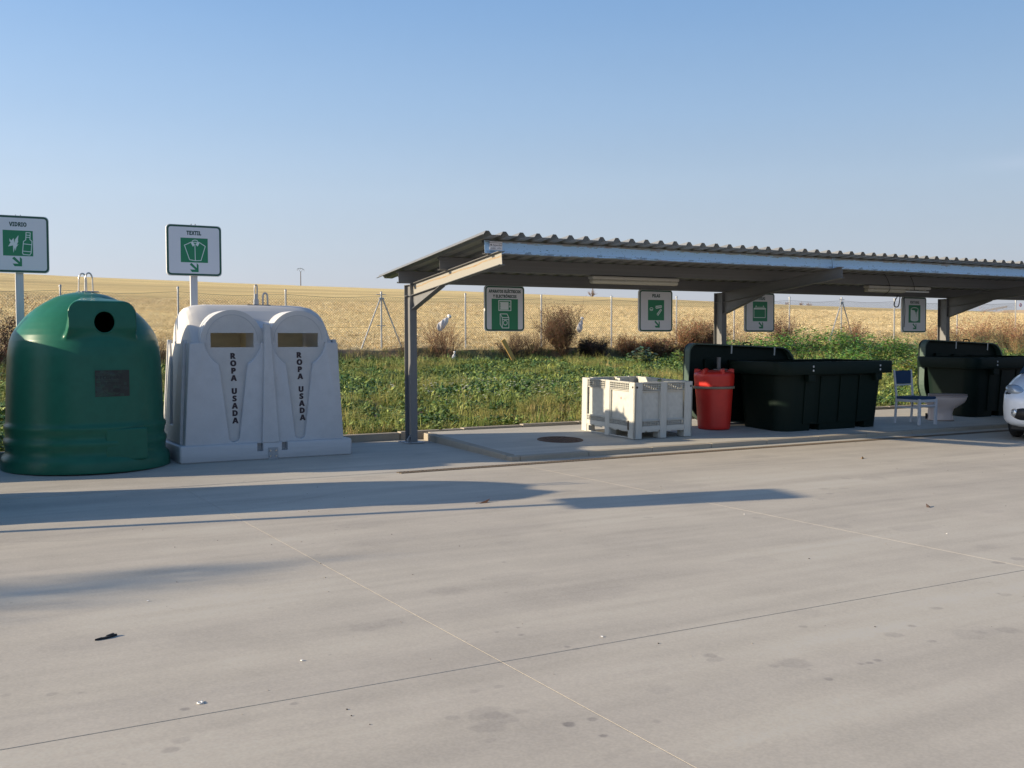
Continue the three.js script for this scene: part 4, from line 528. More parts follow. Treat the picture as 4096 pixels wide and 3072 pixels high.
{ // white hatchback, only its near front corner shows
  const f = new THREE.Vector2(-0.9, 0.44).normalize(), o = thing('car', 'white hatchback parked at the right edge, only its front corner showing', 'car', [0, 0, 0], Math.atan2(f.x, f.y));
  const w = 0.86, C = new THREE.Vector2(13.60, -9.66), r = new THREE.Vector2(-f.y, f.x); // r: towards the viewer's right
  o.position.set(C.x + f.y * w * 1.0 - f.x * 0.1, 0, C.y - f.x * w * 1.0 - f.y * 0.1);
  const paint = new THREE.MeshPhysicalMaterial({ color: new THREE.Color().setRGB(0.82, 0.83, 0.84), roughness: 0.4, clearcoat: 0.8, clearcoatRoughness: 0.08 }), blk = std(0.012, 0.012, 0.013, 0.45), tyre = std(0.018, 0.018, 0.018, 0.9), glass = new THREE.MeshPhysicalMaterial({ color: 0x0a0d10, roughness: 0.05, clearcoat: 1 });
  // body: sections along the length, rounded in plan; local +z is the nose
  const sec = (z, hw, y0, y1, k = 0.12) => ({ z, hw, y0, y1, k }); const S = [sec(0.10, 0.52, 0.27, 0.60), sec(0.06, 0.72, 0.22, 0.66), sec(-0.04, 0.82, 0.19, 0.72), sec(-0.2, 0.855, 0.18, 0.80), sec(-0.45, 0.865, 0.18, 0.90), sec(-0.9, 0.87, 0.2, 0.98), sec(-1.4, 0.87, 0.2, 1.02), sec(-3.2, 0.87, 0.2, 1.02), sec(-3.75, 0.84, 0.22, 0.98), sec(-3.95, 0.74, 0.3, 0.9)];
  const n = 24, pos = [], idx = []; S.forEach((s) => { for (let i = 0; i < n; i++) { const t = i / n * 2 * PI, c = cos(t), q = sin(t), e = 0.42; pos.push(Math.sign(c) * abs(c) ** e * s.hw, (s.y0 + s.y1) / 2 + Math.sign(q) * abs(q) ** e * (s.y1 - s.y0) / 2, s.z); } }); for (let j = 0; j < S.length - 1; j++) for (let i = 0; i < n; i++) { const a = j * n + i, b = j * n + (i + 1) % n; idx.push(a, b, a + n, b, b + n, a + n); } for (const [j, fl] of [[0, 1], [S.length - 1, 0]]) { const c = pos.length / 3; pos.push(0, (S[j].y0 + S[j].y1) / 2, S[j].z); for (let i = 0; i < n; i++) fl ? idx.push(j * n + i, c, j * n + (i + 1) % n) : idx.push(j * n + i, j * n + (i + 1) % n, c); }
  const g = new THREE.BufferGeometry(); g.setAttribute('position', new THREE.Float32BufferAttribute(pos, 3)); g.setIndex(idx); g.computeVertexNormals(); part(o, 'body', g, paint);
  const gh = new THREE.BoxGeometry(1.5, 0.5, 2.5, 1, 1, 1), gp = gh.attributes.position; for (let i = 0; i < gp.count; i++) if (gp.getY(i) > 0) { gp.setX(i, gp.getX(i) * 0.72); gp.setZ(i, gp.getZ(i) > 0 ? 0.6 : -1.05); } gh.computeVertexNormals(); part(o, 'windows', gh.translate(0, 1.2, -2.15), glass); part(o, 'roof', rbox(1.1, 0.05, 1.7, 0, 1.46, -2.35, 0.02, 3), paint);
  for (const s of [-1, 1]) {
    part(o, 'headlight', [new THREE.SphereGeometry(1, 24, 16).scale(0.15, 0.082, 0.10).rotateZ(s * 0.25).rotateY(s * 0.6).translate(s * 0.685, 0.725, -0.125)], new THREE.MeshPhysicalMaterial({ color: 0x9aa4ad, roughness: 0.08, metalness: 0.3, clearcoat: 1 }));
    part(o, 'headlight_surround', new THREE.SphereGeometry(1, 24, 16).scale(0.175, 0.05, 0.10).rotateZ(s * 0.18).rotateY(s * 0.6).translate(s * 0.67, 0.655, -0.115), blk);
    const fs = part(o, 'fog_lamp_recess', new THREE.SphereGeometry(1, 24, 16).scale(0.22, 0.105, 0.1).rotateY(s * 0.5).translate(s * 0.58, 0.395, 0.02), blk); part(fs, 'fog_lamp', [new THREE.SphereGeometry(0.05, 20, 12).scale(1, 1, 0.5).rotateY(s * 0.4).translate(s * 0.66, 0.41, 0.075)], new THREE.MeshPhysicalMaterial({ color: 0xbfc6cc, roughness: 0.08, metalness: 0.6, clearcoat: 1 })); part(fs, 'chrome_ring', new THREE.TorusGeometry(0.054, 0.007, 8, 28).rotateY(s * 0.4).translate(s * 0.66, 0.41, 0.075), chrome);
    for (const z of [-0.72, -3.2]) { const wh = part(o, 'wheel', [new THREE.TorusGeometry(0.235, 0.085, 14, 32).rotateY(PI / 2).scale(1.1, 1, 1).translate(s * 0.74, 0.315, z)], tyre); part(wh, 'rim', cyl(0.2, 0.2, 0.13, 0, 0, 0, 24).rotateZ(PI / 2).translate(s * 0.745, 0.315, z), galv); }
  }
  part(o, 'grille', rbox(1.0, 0.07, 0.06, 0, 0.66, 0.075, 0.02, 2), blk); part(o, 'lower_grille', rbox(0.9, 0.16, 0.05, 0, 0.37, 0.085, 0.03, 3), blk); part(o, 'chrome_strip', rbox(0.9, 0.012, 0.02, 0, 0.715, 0.095, 0.004), chrome); part(o, 'underside', rbox(1.5, 0.14, 3.6, 0, 0.2, -1.95, 0.03), blk);
}

// ------------------------------------------------------------------ fence
{
  const o = thing('chain_link_fence', 'galvanised chain-link fence with round posts along the field edge', 'fence'), steelPost = std(0.46, 0.47, 0.47, 0.4, 0.5, { map: grainTex }), wire = std(0.13, 0.115, 0.095, 0.7, 0.2);
  const P = [[-2.4, 2.87], [0.35, 2.87], [3.13, 2.88], [6.0, 2.9], [8.91, 2.89], [11.76, 2.89], [14.51, 2.9], [17.21, 2.91], [19.91, 2.93], [22.62, 2.97], [25.2, 3.0], [27.86, 3.05], [30.53, 3.08], [33.45, 3.1], [37.2, 3.12], [41, 3.15]], z = FENCE_Z;
  const base = (x) => 1.02 + 0.2 * sstep(16, 30, x);
  P.forEach(([x, y], i) => { part(o, 'post', [cyl(0.026, 0.026, y - 0.6, x, (y + 0.6) / 2, z, 10), cyl(0.034, 0.034, 0.03, x, y - 0.005, z, 10), new THREE.SphereGeometry(0.034, 10, 6, 0, 7, 0, PI / 2).translate(x, y + 0.01, z)], steelPost);
    if (i === 5 || i === 12) { for (const s of [-1, 1]) part(o, 'brace', [rod(V(x + s * 0.04, y - 0.17, z + 0.02), V(x + s * 0.78, base(x) - 0.1, z + 0.03), 0.021, 0.021, 8)], steelPost); part(o, 'brace_clamp', [rbox(0.16, 0.05, 0.05, x, y - 0.16, z + 0.015, 0.01), rbox(0.3, 0.02, 0.02, x, y - 0.05, z, 0.004), rbox(0.26, 0.02, 0.02, x, y - 0.95, z, 0.004)], steelPost); } });
  for (let i = 0; i < P.length - 1; i++) {
    const [xa, ya] = P[i], [xb, yb] = P[i + 1], yt = (x) => lerp(ya, yb, (x - xa) / (xb - xa)) - 0.13 - 0.03 * sin(PI * (x - xa) / (xb - xa)), y0 = base((xa + xb) / 2), pos = [];
    const seg = (ax, ay, bx, by, r) => { const dx = bx - ax, dy = by - ay, l = hypot(dx, dy), nx = -dy / l * r, ny = dx / l * r; const A = [[ax + nx, ay + ny, z], [ax - nx * 0.5, ay - ny * 0.5, z + r * 0.87], [ax - nx * 0.5, ay - ny * 0.5, z - r * 0.87]], B = A.map(([x, y, q]) => [x + dx, y + dy, q]); for (let k = 0; k < 3; k++) { const m = (k + 1) % 3; pos.push(...A[k], ...A[m], ...B[k], ...A[m], ...B[m], ...B[k]); } };
    const pitch = 0.078, H = yt(xa) - y0; for (let x = xa - H; x < xb + H; x += pitch) for (const s of [1, -1]) { let ax = x, ay = y0, bx = x + s * H, by = yt(clamp(bx, xa, xb)); if (ax < xa || ax > xb) { const e = ax < xa ? xa : xb; if ((bx - ax) * (e - ax) <= 0) continue; ay += (by - ay) * (e - ax) / (bx - ax); ax = e; } if (bx < xa || bx > xb) { const e = bx < xa ? xa : xb; by = ay + (by - ay) * (e - ax) / (bx - ax); bx = e; } if (hypot(bx - ax, by - ay) > 0.03 && abs(bx - ax) > 0.01) seg(ax, ay, bx, by, 0.0023); }
    const g = new THREE.BufferGeometry(); g.setAttribute('position', new THREE.Float32BufferAttribute(pos, 3)); g.computeVertexNormals(); const m = part(o, 'wire_mesh', g, wire); m.userData.kind = 'stuff';
    for (const h of [0, 0.5, 1]) part(o, 'line_wire', tube([V(xa, lerp(y0, yt(xa) + (h === 1 ? 0.03 : 0), h), z), V((xa + xb) / 2, lerp(y0, yt((xa + xb) / 2), h), z), V(xb, lerp(y0, yt(xb) + (h === 1 ? 0.03 : 0), h), z)], h === 1 ? 0.0045 : 0.003, 6, 4), wire);
  }
}

// ------------------------------------------------------------------ plants
const leafMat = (r, g, b, rough = 0.55) => new THREE.MeshPhysicalMaterial({ color: new THREE.Color().setRGB(r, g, b), vertexColors: true, roughness: rough, side: THREE.DoubleSide, transmission: 0.25, thickness: 0, specularIntensity: 0.6 });
const plainLeaf = (r, g, b, rough = 0.6) => std(r, g, b, rough, 0, { vertexColors: true, side: THREE.DoubleSide });
class Mesher { constructor() { this.p = []; this.c = []; } tri(a, b, c, col) { this.p.push(...a, ...b, ...c); for (let i = 0; i < 3; i++) this.c.push(...col); }
  leaf(o, dir, side, L, W, col, fold = 0.25, mid = 0.45) { const up = [dir[1] * side[2] - dir[2] * side[1], dir[2] * side[0] - dir[0] * side[2], dir[0] * side[1] - dir[1] * side[0]]; const at = (l, w, u) => [o[0] + dir[0] * l + side[0] * w + up[0] * u, o[1] + dir[1] * l + side[1] * w + up[1] * u, o[2] + dir[2] * l + side[2] * w + up[2] * u]; const a = at(0, 0, 0), m = at(L * mid, 0, -fold * W * 0.3), t = at(L, 0, -0.12 * L), l = at(L * mid, W / 2, fold * W * 0.5), r = at(L * mid, -W / 2, fold * W * 0.5); this.tri(a, l, m, col); this.tri(a, m, r, col); this.tri(l, t, m, col); this.tri(m, t, r, col); }
  blade(o, h, w, az, bend, col) { const sx = cos(az + PI / 2) * w / 2, sz = sin(az + PI / 2) * w / 2, bx = cos(az) * bend * h, bz = sin(az) * bend * h, m = [o[0] + bx * 0.35, o[1] + h * 0.6, o[2] + bz * 0.35], t = [o[0] + bx, o[1] + h * (1 - bend * 0.25), o[2] + bz]; const a = [o[0] - sx, o[1], o[2] - sz], b = [o[0] + sx, o[1], o[2] + sz], c = [m[0] - sx * 0.8, m[1], m[2] - sz * 0.8], d = [m[0] + sx * 0.8, m[1], m[2] + sz * 0.8]; this.tri(a, b, c, col); this.tri(b, d, c, col); this.tri(c, d, t, col); }
  stick(a, b, r0, r1, col) { const d = V(b[0] - a[0], b[1] - a[1], b[2] - a[2]), u = V(d.y, -d.x, 0.3 * d.x).normalize(); if (!(u.length() > 0.5)) u.set(1, 0, 0); const v = V().crossVectors(d, u).normalize(); u.crossVectors(v, d).normalize(); const A = [], B = []; for (let k = 0; k < 3; k++) { const t = k * 2 * PI / 3; A.push([a[0] + (u.x * cos(t) + v.x * sin(t)) * r0, a[1] + (u.y * cos(t) + v.y * sin(t)) * r0, a[2] + (u.z * cos(t) + v.z * sin(t)) * r0]); B.push([b[0] + (u.x * cos(t) + v.x * sin(t)) * r1, b[1] + (u.y * cos(t) + v.y * sin(t)) * r1, b[2] + (u.z * cos(t) + v.z * sin(t)) * r1]); } for (let k = 0; k < 3; k++) { const m = (k + 1) % 3; this.tri(A[k], A[m], B[k], col); this.tri(A[m], B[m], B[k], col); } }
  build() { const g = new THREE.BufferGeometry(); g.setAttribute('position', new THREE.Float32BufferAttribute(this.p, 3)); g.setAttribute('color', new THREE.Float32BufferAttribute(this.c, 3)); g.setAttribute('uv', new THREE.Float32BufferAttribute(new Float32Array(this.p.length / 3 * 2), 2)); g.computeVertexNormals(); return g; } }
const unit = (x, y, z) => { const l = hypot(x, y, z) || 1; return [x / l, y / l, z / l]; };
function randomLeaf(m, r, o, L, W, col, up = 0.5, fold) { const a = r() * 2 * PI, e = lerp(-0.3, 1, r()) * up, dir = unit(cos(a) * cos(e), sin(e), sin(a) * cos(e)), q = (r() - 0.5) * 1.2, side = unit(-sin(a) * cos(q), sin(q), cos(a) * cos(q)); m.leaf(o, dir, side, L, W, col, fold); }
const shadeCol = (r, lo, hi) => { const k = lerp(lo, hi, r()), t = (r() - 0.5) * 0.16; return [k * (1 + t), k, k * (1 - t)]; };
function broadClump(seed, n, R, H, L) { const r = rng(seed), m = new Mesher(); for (let i = 0; i < n; i++) { const a = r() * 2 * PI, d = sqrt(r()) * R, y = H * (0.2 + 0.8 * r()) * (1 - 0.5 * d / R); const l = L * (0.6 + 0.7 * r()); randomLeaf(m, r, [cos(a) * d, y, sin(a) * d], l, l * 0.85, shadeCol(r, 0.7, 1.3), 0.6, 0.3); if (i % 3 === 0) m.stick([cos(a) * d * 0.4, 0, sin(a) * d * 0.4], [cos(a) * d, y, sin(a) * d], 0.003, 0.002, [0.8, 1, 0.7]); } return m.build(); }
function grassTuft(seed, n, R, H, w, bend = 0.7) { const r = rng(seed), m = new Mesher(); for (let i = 0; i < n; i++) { const a = r() * 2 * PI, d = sqrt(r()) * R; m.blade([cos(a) * d, -0.02, sin(a) * d], H * (0.45 + 0.7 * r()), w, r() * 2 * PI, bend * r(), shadeCol(r, 0.7, 1.3)); } return m.build(); }
function lacyClump(seed, n, R, H) { const r = rng(seed), m = new Mesher(); for (let s = 0; s < 9; s++) { const a = r() * 2 * PI, d = R * 0.9 * sqrt(r()), h = H * (0.5 + 0.6 * r()), t = [cos(a) * d, h, sin(a) * d]; m.stick([cos(a) * d * 0.3, 0, sin(a) * d * 0.3], t, 0.0025, 0.0015, [0.9, 0.9, 0.8]); for (let i = 0; i < n / 9; i++) { const k = 0.3 + 0.75 * r(), o = [t[0] * k + (r() - 0.5) * 0.09, h * k + (r() - 0.5) * 0.07, t[2] * k + (r() - 0.5) * 0.09]; randomLeaf(m, r, o, 0.02 + 0.025 * r(), 0.006, shadeCol(r, 0.75, 1.35), 1.2, 0.1); } } return m.build(); }
function scatter(name, label, geos, mat, spots, tint) { // one object nobody could count; several variants as its parts
  const o = new THREE.Group(); o.name = name; scene.add(o); o.userData = { kind: 'stuff', label }; const M = new THREE.Matrix4(), q = new THREE.Quaternion(), e = new THREE.Euler(), c = new THREE.Color();
  geos.forEach((g, k) => { const mine = spots.filter((_, i) => i % geos.length === k), im = new THREE.InstancedMesh(g, mat, mine.length); mine.forEach((s, i) => { e.set(s.tx ?? 0, s.a, s.tz ?? 0); M.compose(V(s.x, s.y, s.z), q.setFromEuler(e), V(s.s, s.s * (s.h ?? 1), s.s)); im.setMatrixAt(i, M); tint(s, c); im.setColorAt(i, c); }); im.name = name; im.userData = { kind: 'stuff' }; im.castShadow = im.receiveShadow = true; o.add(im); }); return o; }
const vergePoint = (r, z0 = -13.85, z1 = -27.3) => { const t = r(), z = -sqrt(lerp(z0 * z0, z1 * z1, t)), az = lerp(1.5, 58, r()) * PI / 180; return [-z * Math.tan(az), z]; };
{
  const r = rng(2024), broad = [], grass = [], lacy = [], dry = [], flowers = [], yellow = [];
  const kind = (x, z) => fbm(x * 0.42 + 3, z * 0.62, 81, 3), bare = (x, z) => fbm(x * 0.6, z * 1.3, 83, 3), sprawl = (x, z) => fbm(x * 0.3 + 7, z * 0.5 + 2, 87, 2);
  const N = 19000; for (let i = 0; i < N; i++) { const [x, z] = vergePoint(r); if (x > 44) continue; const k = kind(x, z) + 0.09 * sstep(-15.2, -17.5, z) - 0.05, b = bare(x, z), y = verge(x, z), near = sstep(-19, -15, z); const s = { x, z, y, a: r() * 7, s: 0.55 + 0.8 * r() ** 2, h: 0.7 + 0.6 * r() ** 2, n: r(), v: sprawl(x, z) };
    if (b < 0.30 && r() < 0.85) continue;
    const u = r(); if (k > 0.50) { if (u < 0.85) broad.push(s); else grass.push(s); } else if (k > 0.40) { if (u < 0.45) grass.push(s); else if (u < 0.75) broad.push(s); else lacy.push(s); } else { if (u < 0.45) lacy.push(s); else if (u < 0.75) dry.push({ ...s, s: s.s * 0.8 }); else if (u < 0.92) grass.push(s); else broad.push(s); }
    if (r() < 0.035 * sstep(7, 9, x) * sstep(13, 10, x) * sstep(-15, -16.5, z) * sstep(-21, -19, z) * 6) flowers.push({ ...s, y: y + 0.18 + 0.1 * r(), s: 0.6 + 0.6 * r() }); if (r() < 0.012) yellow.push({ ...s, y: y + 0.2 + 0.08 * r(), s: 0.6 + 0.5 * r() }); }
  for (let x = 4; x < 40; x += 0.09) { const z = -27.45 - 0.35 * r(), s = { x: x + 0.1 * r(), z, y: verge(x, z) - 0.02, a: r() * 7, s: 0.5 + 0.9 * r(), n: r(), v: 0.5 }; if (r() < 0.5) dry.push(s); else if (r() < 0.4) grass.push({ ...s, h: 1.2 }); }
  for (let x = -6; x < 34; x += 0.05) if (r() < 0.75) { const z = -13.90 - 0.2 * r(), s = { x: x + 0.05 * r(), z, y: 0.1, a: r() * 7, s: 0.4 + 0.45 * r(), n: r(), v: 0.5 }; const u = r(); (u < 0.35 ? grass : u < 0.6 ? lacy : u < 0.8 ? dry : broad).push(s); }
  const col = (c, a, b, t) => c.setRGB(lerp(a[0], b[0], t), lerp(a[1], b[1], t), lerp(a[2], b[2], t));
  scatter('creeping_weeds', 'dark green broad-leaved weeds creeping over the strip', [1, 2, 3].map((k) => broadClump(k, 36, 0.25, 0.19, 0.07)), leafMat(1, 1, 1, 0.5), broad, (s, c) => col(c, [0.07, 0.145, 0.032], [0.36, 0.42, 0.11], s.n ** 2.2));
  scatter('grass', 'green grass tufts among the weeds', [4, 5].map((k) => grassTuft(k, 34, 0.13, 0.24, 0.009)), leafMat(1, 1, 1, 0.6), grass, (s, c) => col(c, [0.125, 0.20, 0.04], [0.31, 0.34, 0.09], s.n));
  scatter('lacy_weeds', 'olive feathery weeds in patches', [6, 7].map((k) => lacyClump(k, 130, 0.2, 0.27)), leafMat(1, 1, 1, 0.65), lacy, (s, c) => col(c, [0.20, 0.235, 0.055], [0.40, 0.36, 0.12], s.n));
  scatter('dry_grass', 'straw coloured dry grass tufts', [8, 9].map((k) => grassTuft(k, 36, 0.14, 0.26, 0.006, 0.9)), plainLeaf(1, 1, 1, 0.8), dry, (s, c) => col(c, [0.30, 0.24, 0.09], [0.52, 0.41, 0.17], s.n));
  const brush = []; for (let x = 11.5; x < 34; x += 0.11) { const z = -27.25 - 0.65 * r(), w = fbm(x * 0.8, 3, 99, 2); if (r() < 0.25 + 1.2 * (w - 0.35)) brush.push({ x: x + 0.1 * r(), z, y: verge(x, z) - 0.03, a: r() * 7, s: 0.7 + 1.0 * r(), h: 0.9 + 0.7 * r(), n: r() }); }
  scatter('dry_weed_strip', 'low brown dry weeds growing along the foot of the fence', [10, 11].map((k) => lacyClump(k, 150, 0.26, 0.34)), plainLeaf(1, 1, 1, 0.85), brush, (s, c) => col(c, [0.16, 0.09, 0.05], [0.38, 0.24, 0.12], s.n));
  const petal = (R) => { const m = new Mesher(); for (let i = 0; i < 6; i++) { const a = i * PI / 3; m.leaf([0, 0, 0], unit(cos(a), 0.5, sin(a)), unit(-sin(a), 0, cos(a)), R, R * 0.7, [1, 1, 1], 0.1); } return m.build(); };
  scatter('white_flowers', 'small white flowers scattered over the weeds', [petal(0.03)], plainLeaf(1, 1, 1), flowers, (s, c) => c.setRGB(0.75, 0.75, 0.68));
  scatter('yellow_flowers', 'small yellow flowers scattered over the weeds', [petal(0.02)], plainLeaf(1, 1, 1), yellow, (s, c) => c.setRGB(0.55, 0.42, 0.03));
  // straw left standing and lying on the near part of the field
  const straw = []; for (let i = 0; i < 110000; i++) { const t = r(), z = -lerp(28.0, 92, Math.pow(t, 1.9)), az = lerp(0.5, 58, r()) * PI / 180, x = -z * Math.tan(az); const row = 0.5 + 0.5 * sin(z * 5.2 + 0.6 * sin(x * 0.2)); if (r() > 0.35 + 0.65 * row && z > -60) continue; straw.push({ x, z, y: fieldY(x, z) - 0.01, a: r() * 7, s: (0.8 + 0.7 * r()) * (1 + 0.5 * sstep(-40, -90, z)), n: r(), tx: (r() - 0.5) * 0.6, tz: (r() - 0.5) * 0.6 }); }
  const strawG = (seed) => { const q = rng(seed), m = new Mesher(); for (let i = 0; i < 9; i++) { const a = q() * 7, d = 0.09 * q(); m.blade([cos(a) * d, -0.01, sin(a) * d], 0.03 + 0.055 * q(), 0.008, q() * 7, 0.5 * q(), shadeCol(q, 0.75, 1.25)); } for (let i = 0; i < 4; i++) { const a = q() * 7, d = 0.16 * q(), b = q() * 7; m.leaf([cos(a) * d, 0.015 + 0.02 * q(), sin(a) * d], unit(cos(b), 0.1, sin(b)), unit(-sin(b), 0.2, cos(b)), 0.15, 0.009, shadeCol(q, 0.9, 1.4)); } return m.build(); };
  scatter('stubble', 'cut straw stubble standing in the near part of the field', [strawG(21), strawG(22), strawG(23)], plainLeaf(1, 1, 1, 0.8), straw, (s, c) => { if (s.n < 0.12) c.setRGB(0.26, 0.19, 0.11); else col(c, [0.56, 0.45, 0.26], [0.86, 0.73, 0.44], (s.n - 0.12) / 0.88); });
}
function dryShrub(name, label, x, z, h, spread, { n = 14, seed = 1, fuzz = 2, colA = [0.11, 0.065, 0.04], colB = [0.2, 0.125, 0.07], leaves = 0, leafCol = [0.2, 0.1, 0.045], lean = 0, group = 'dry shrubs along the fence', thick = 0.006, y } = {}) {
  const o = thing(name, label, 'shrub', [x, y ?? verge(x, max(z, -27.95)) - 0.03, z], 0, group), r = rng(seed), st = new Mesher(), tw = new Mesher(), lf = new Mesher(), mix = () => { const t = r(); return colA.map((v, i) => lerp(v, colB[i], t)); };
  const grow = (m, p, d, L, rad, depth) => { let a = p, dir = d; const steps = depth === 0 ? 5 : 3; for (let k = 0; k < steps; k++) { dir = unit(dir[0] + (r() - 0.5) * 0.45, dir[1] + (r() - 0.42) * 0.3, dir[2] + (r() - 0.5) * 0.45); const b = [a[0] + dir[0] * L / steps, max(0.01, a[1] + dir[1] * L / steps), a[2] + dir[2] * L / steps]; m.stick(a, b, rad * (1 - k / steps * 0.5), rad * (1 - (k + 1) / steps * 0.5), mix()); if (depth < fuzz && k > 0) for (let c = 0; c < (depth === 0 ? 3 : 2); c++) grow(tw, b, unit(dir[0] + (r() - 0.5) * 1.7, dir[1] + (r() - 0.3) * 0.9, dir[2] + (r() - 0.5) * 1.7), L * (0.28 + 0.3 * r()), rad * 0.5, depth + 1); if (leaves && depth > 0) for (let c = 0; c < leaves; c++) randomLeaf(lf, r, [b[0] + (r() - 0.5) * 0.06, b[1] + (r() - 0.5) * 0.06, b[2] + (r() - 0.5) * 0.06], 0.04 + 0.03 * r(), 0.02, leafCol.map((v) => v * (0.6 + 0.8 * r())), 1.2); a = b; } };
  for (let i = 0; i < n; i++) { const a = r() * 2 * PI, e = spread * sqrt(r()); grow(st, [cos(a) * 0.1 * spread, 0, sin(a) * 0.1 * spread], unit(cos(a) * e + lean, 1, sin(a) * e), h * (0.6 + 0.5 * r()), thick, 0); }
  part(o, 'stems', st.build(), plainLeaf(1, 1, 1, 0.85)); if (tw.p.length) { const t = part(o, 'twigs', tw.build(), plainLeaf(1, 1, 1, 0.85)); t.userData.kind = 'stuff'; } if (lf.p.length) { const t = part(o, 'withered_leaves', lf.build(), plainLeaf(1, 1, 1, 0.85)); t.userData.kind = 'stuff'; } return o;
}
dryShrub('dry_shrub', 'dry brown seed-headed shrub at the left edge behind the green bottle bank', 1.25, -22.5, 1.02, 0.6, { n: 14, seed: 11, leaves: 3, leafCol: [0.10, 0.055, 0.04] });
dryShrub('dry_shrub', 'bare brown shrub seen between the bottle bank and the clothes bank', 5.1, -27.0, 0.75, 0.9, { n: 20, seed: 12 });
dryShrub('dry_shrub', 'bare brown shrub catching a white plastic bag', 13.3, -27.3, 0.95, 0.75, { n: 30, seed: 13, colA: [0.10, 0.05, 0.03], colB: [0.22, 0.12, 0.065] });
dryShrub('dry_shrub', 'bare twisted shrub behind the yellow plank', 15.55, -27.5, 0.62, 0.8, { n: 18, seed: 14, colA: [0.05, 0.03, 0.02], colB: [0.13, 0.08, 0.045], thick: 0.009 });
dryShrub('dry_shrub', 'dark bare shrub below the right edge of the APARATOS sign', 16.35, -27.5, 0.62, 0.7, { n: 18, seed: 15, colA: [0.05, 0.03, 0.02], colB: [0.13, 0.08, 0.045], thick: 0.009 });
dryShrub('dry_bush', 'tall dense brown tumbleweed bush against the fence', 17.55, -27.5, 1.1, 0.42, { n: 58, seed: 16, leaves: 1, leafCol: [0.11, 0.065, 0.035], colA: [0.08, 0.045, 0.025], colB: [0.17, 0.10, 0.055], lean: -0.28 });
dryShrub('dry_bush', 'lower dark tumbleweed bush under the hanging white bag', 18.5, -27.4, 0.52, 0.9, { n: 52, seed: 17, leaves: 1, leafCol: [0.07, 0.045, 0.03], colA: [0.045, 0.03, 0.02], colB: [0.11, 0.07, 0.04] });
dryShrub('dry_bush', 'rusty brown dry bush left of the PILAS sign', 20.1, -27.4, 0.62, 0.9, { n: 40, seed: 18, leaves: 1, leafCol: [0.26, 0.12, 0.05], colA: [0.14, 0.07, 0.035], colB: [0.28, 0.14, 0.06] });
dryShrub('dry_bush', 'brown dry bush below the PILAS sign', 21.2, -27.4, 0.55, 1.0, { n: 40, seed: 19, leaves: 1, leafCol: [0.2, 0.12, 0.06] });
dryShrub('dry_weeds', 'tall reddish dry weeds left of the second post', 22.3, -27.3, 0.95, 0.6, { n: 44, seed: 20, leaves: 1, leafCol: [0.25, 0.14, 0.07], colA: [0.14, 0.08, 0.045], colB: [0.3, 0.18, 0.09], thick: 0.004 });
dryShrub('dry_weeds', 'brown dry weeds just left of the second post', 23.1, -27.2, 0.85, 0.7, { n: 46, seed: 21, leaves: 1, leafCol: [0.2, 0.11, 0.06], colA: [0.1, 0.06, 0.04], colB: [0.24, 0.14, 0.08], thick: 0.004 });
dryShrub('dry_weeds', 'thin tall dry stalks right of the second post', 24.6, -27.3, 1.15, 0.4, { n: 14, seed: 22, thick: 0.004 });
dryShrub('dry_weeds', 'dark dry stalks right of the BATERIAS sign', 26.3, -27.3, 1.05, 0.5, { n: 18, seed: 23, leaves: 1, leafCol: [0.12, 0.06, 0.04] });
dryShrub('dry_weeds', 'low dry twigs left of the second braced fence post', 27.1, -27.3, 0.8, 0.7, { n: 14, seed: 24 });
dryShrub('dry_weeds', 'reddish dry weeds under the braced fence post', 29.9, -27.3, 0.95, 0.5, { n: 18, seed: 25, leaves: 1, leafCol: [0.22, 0.12, 0.06] });
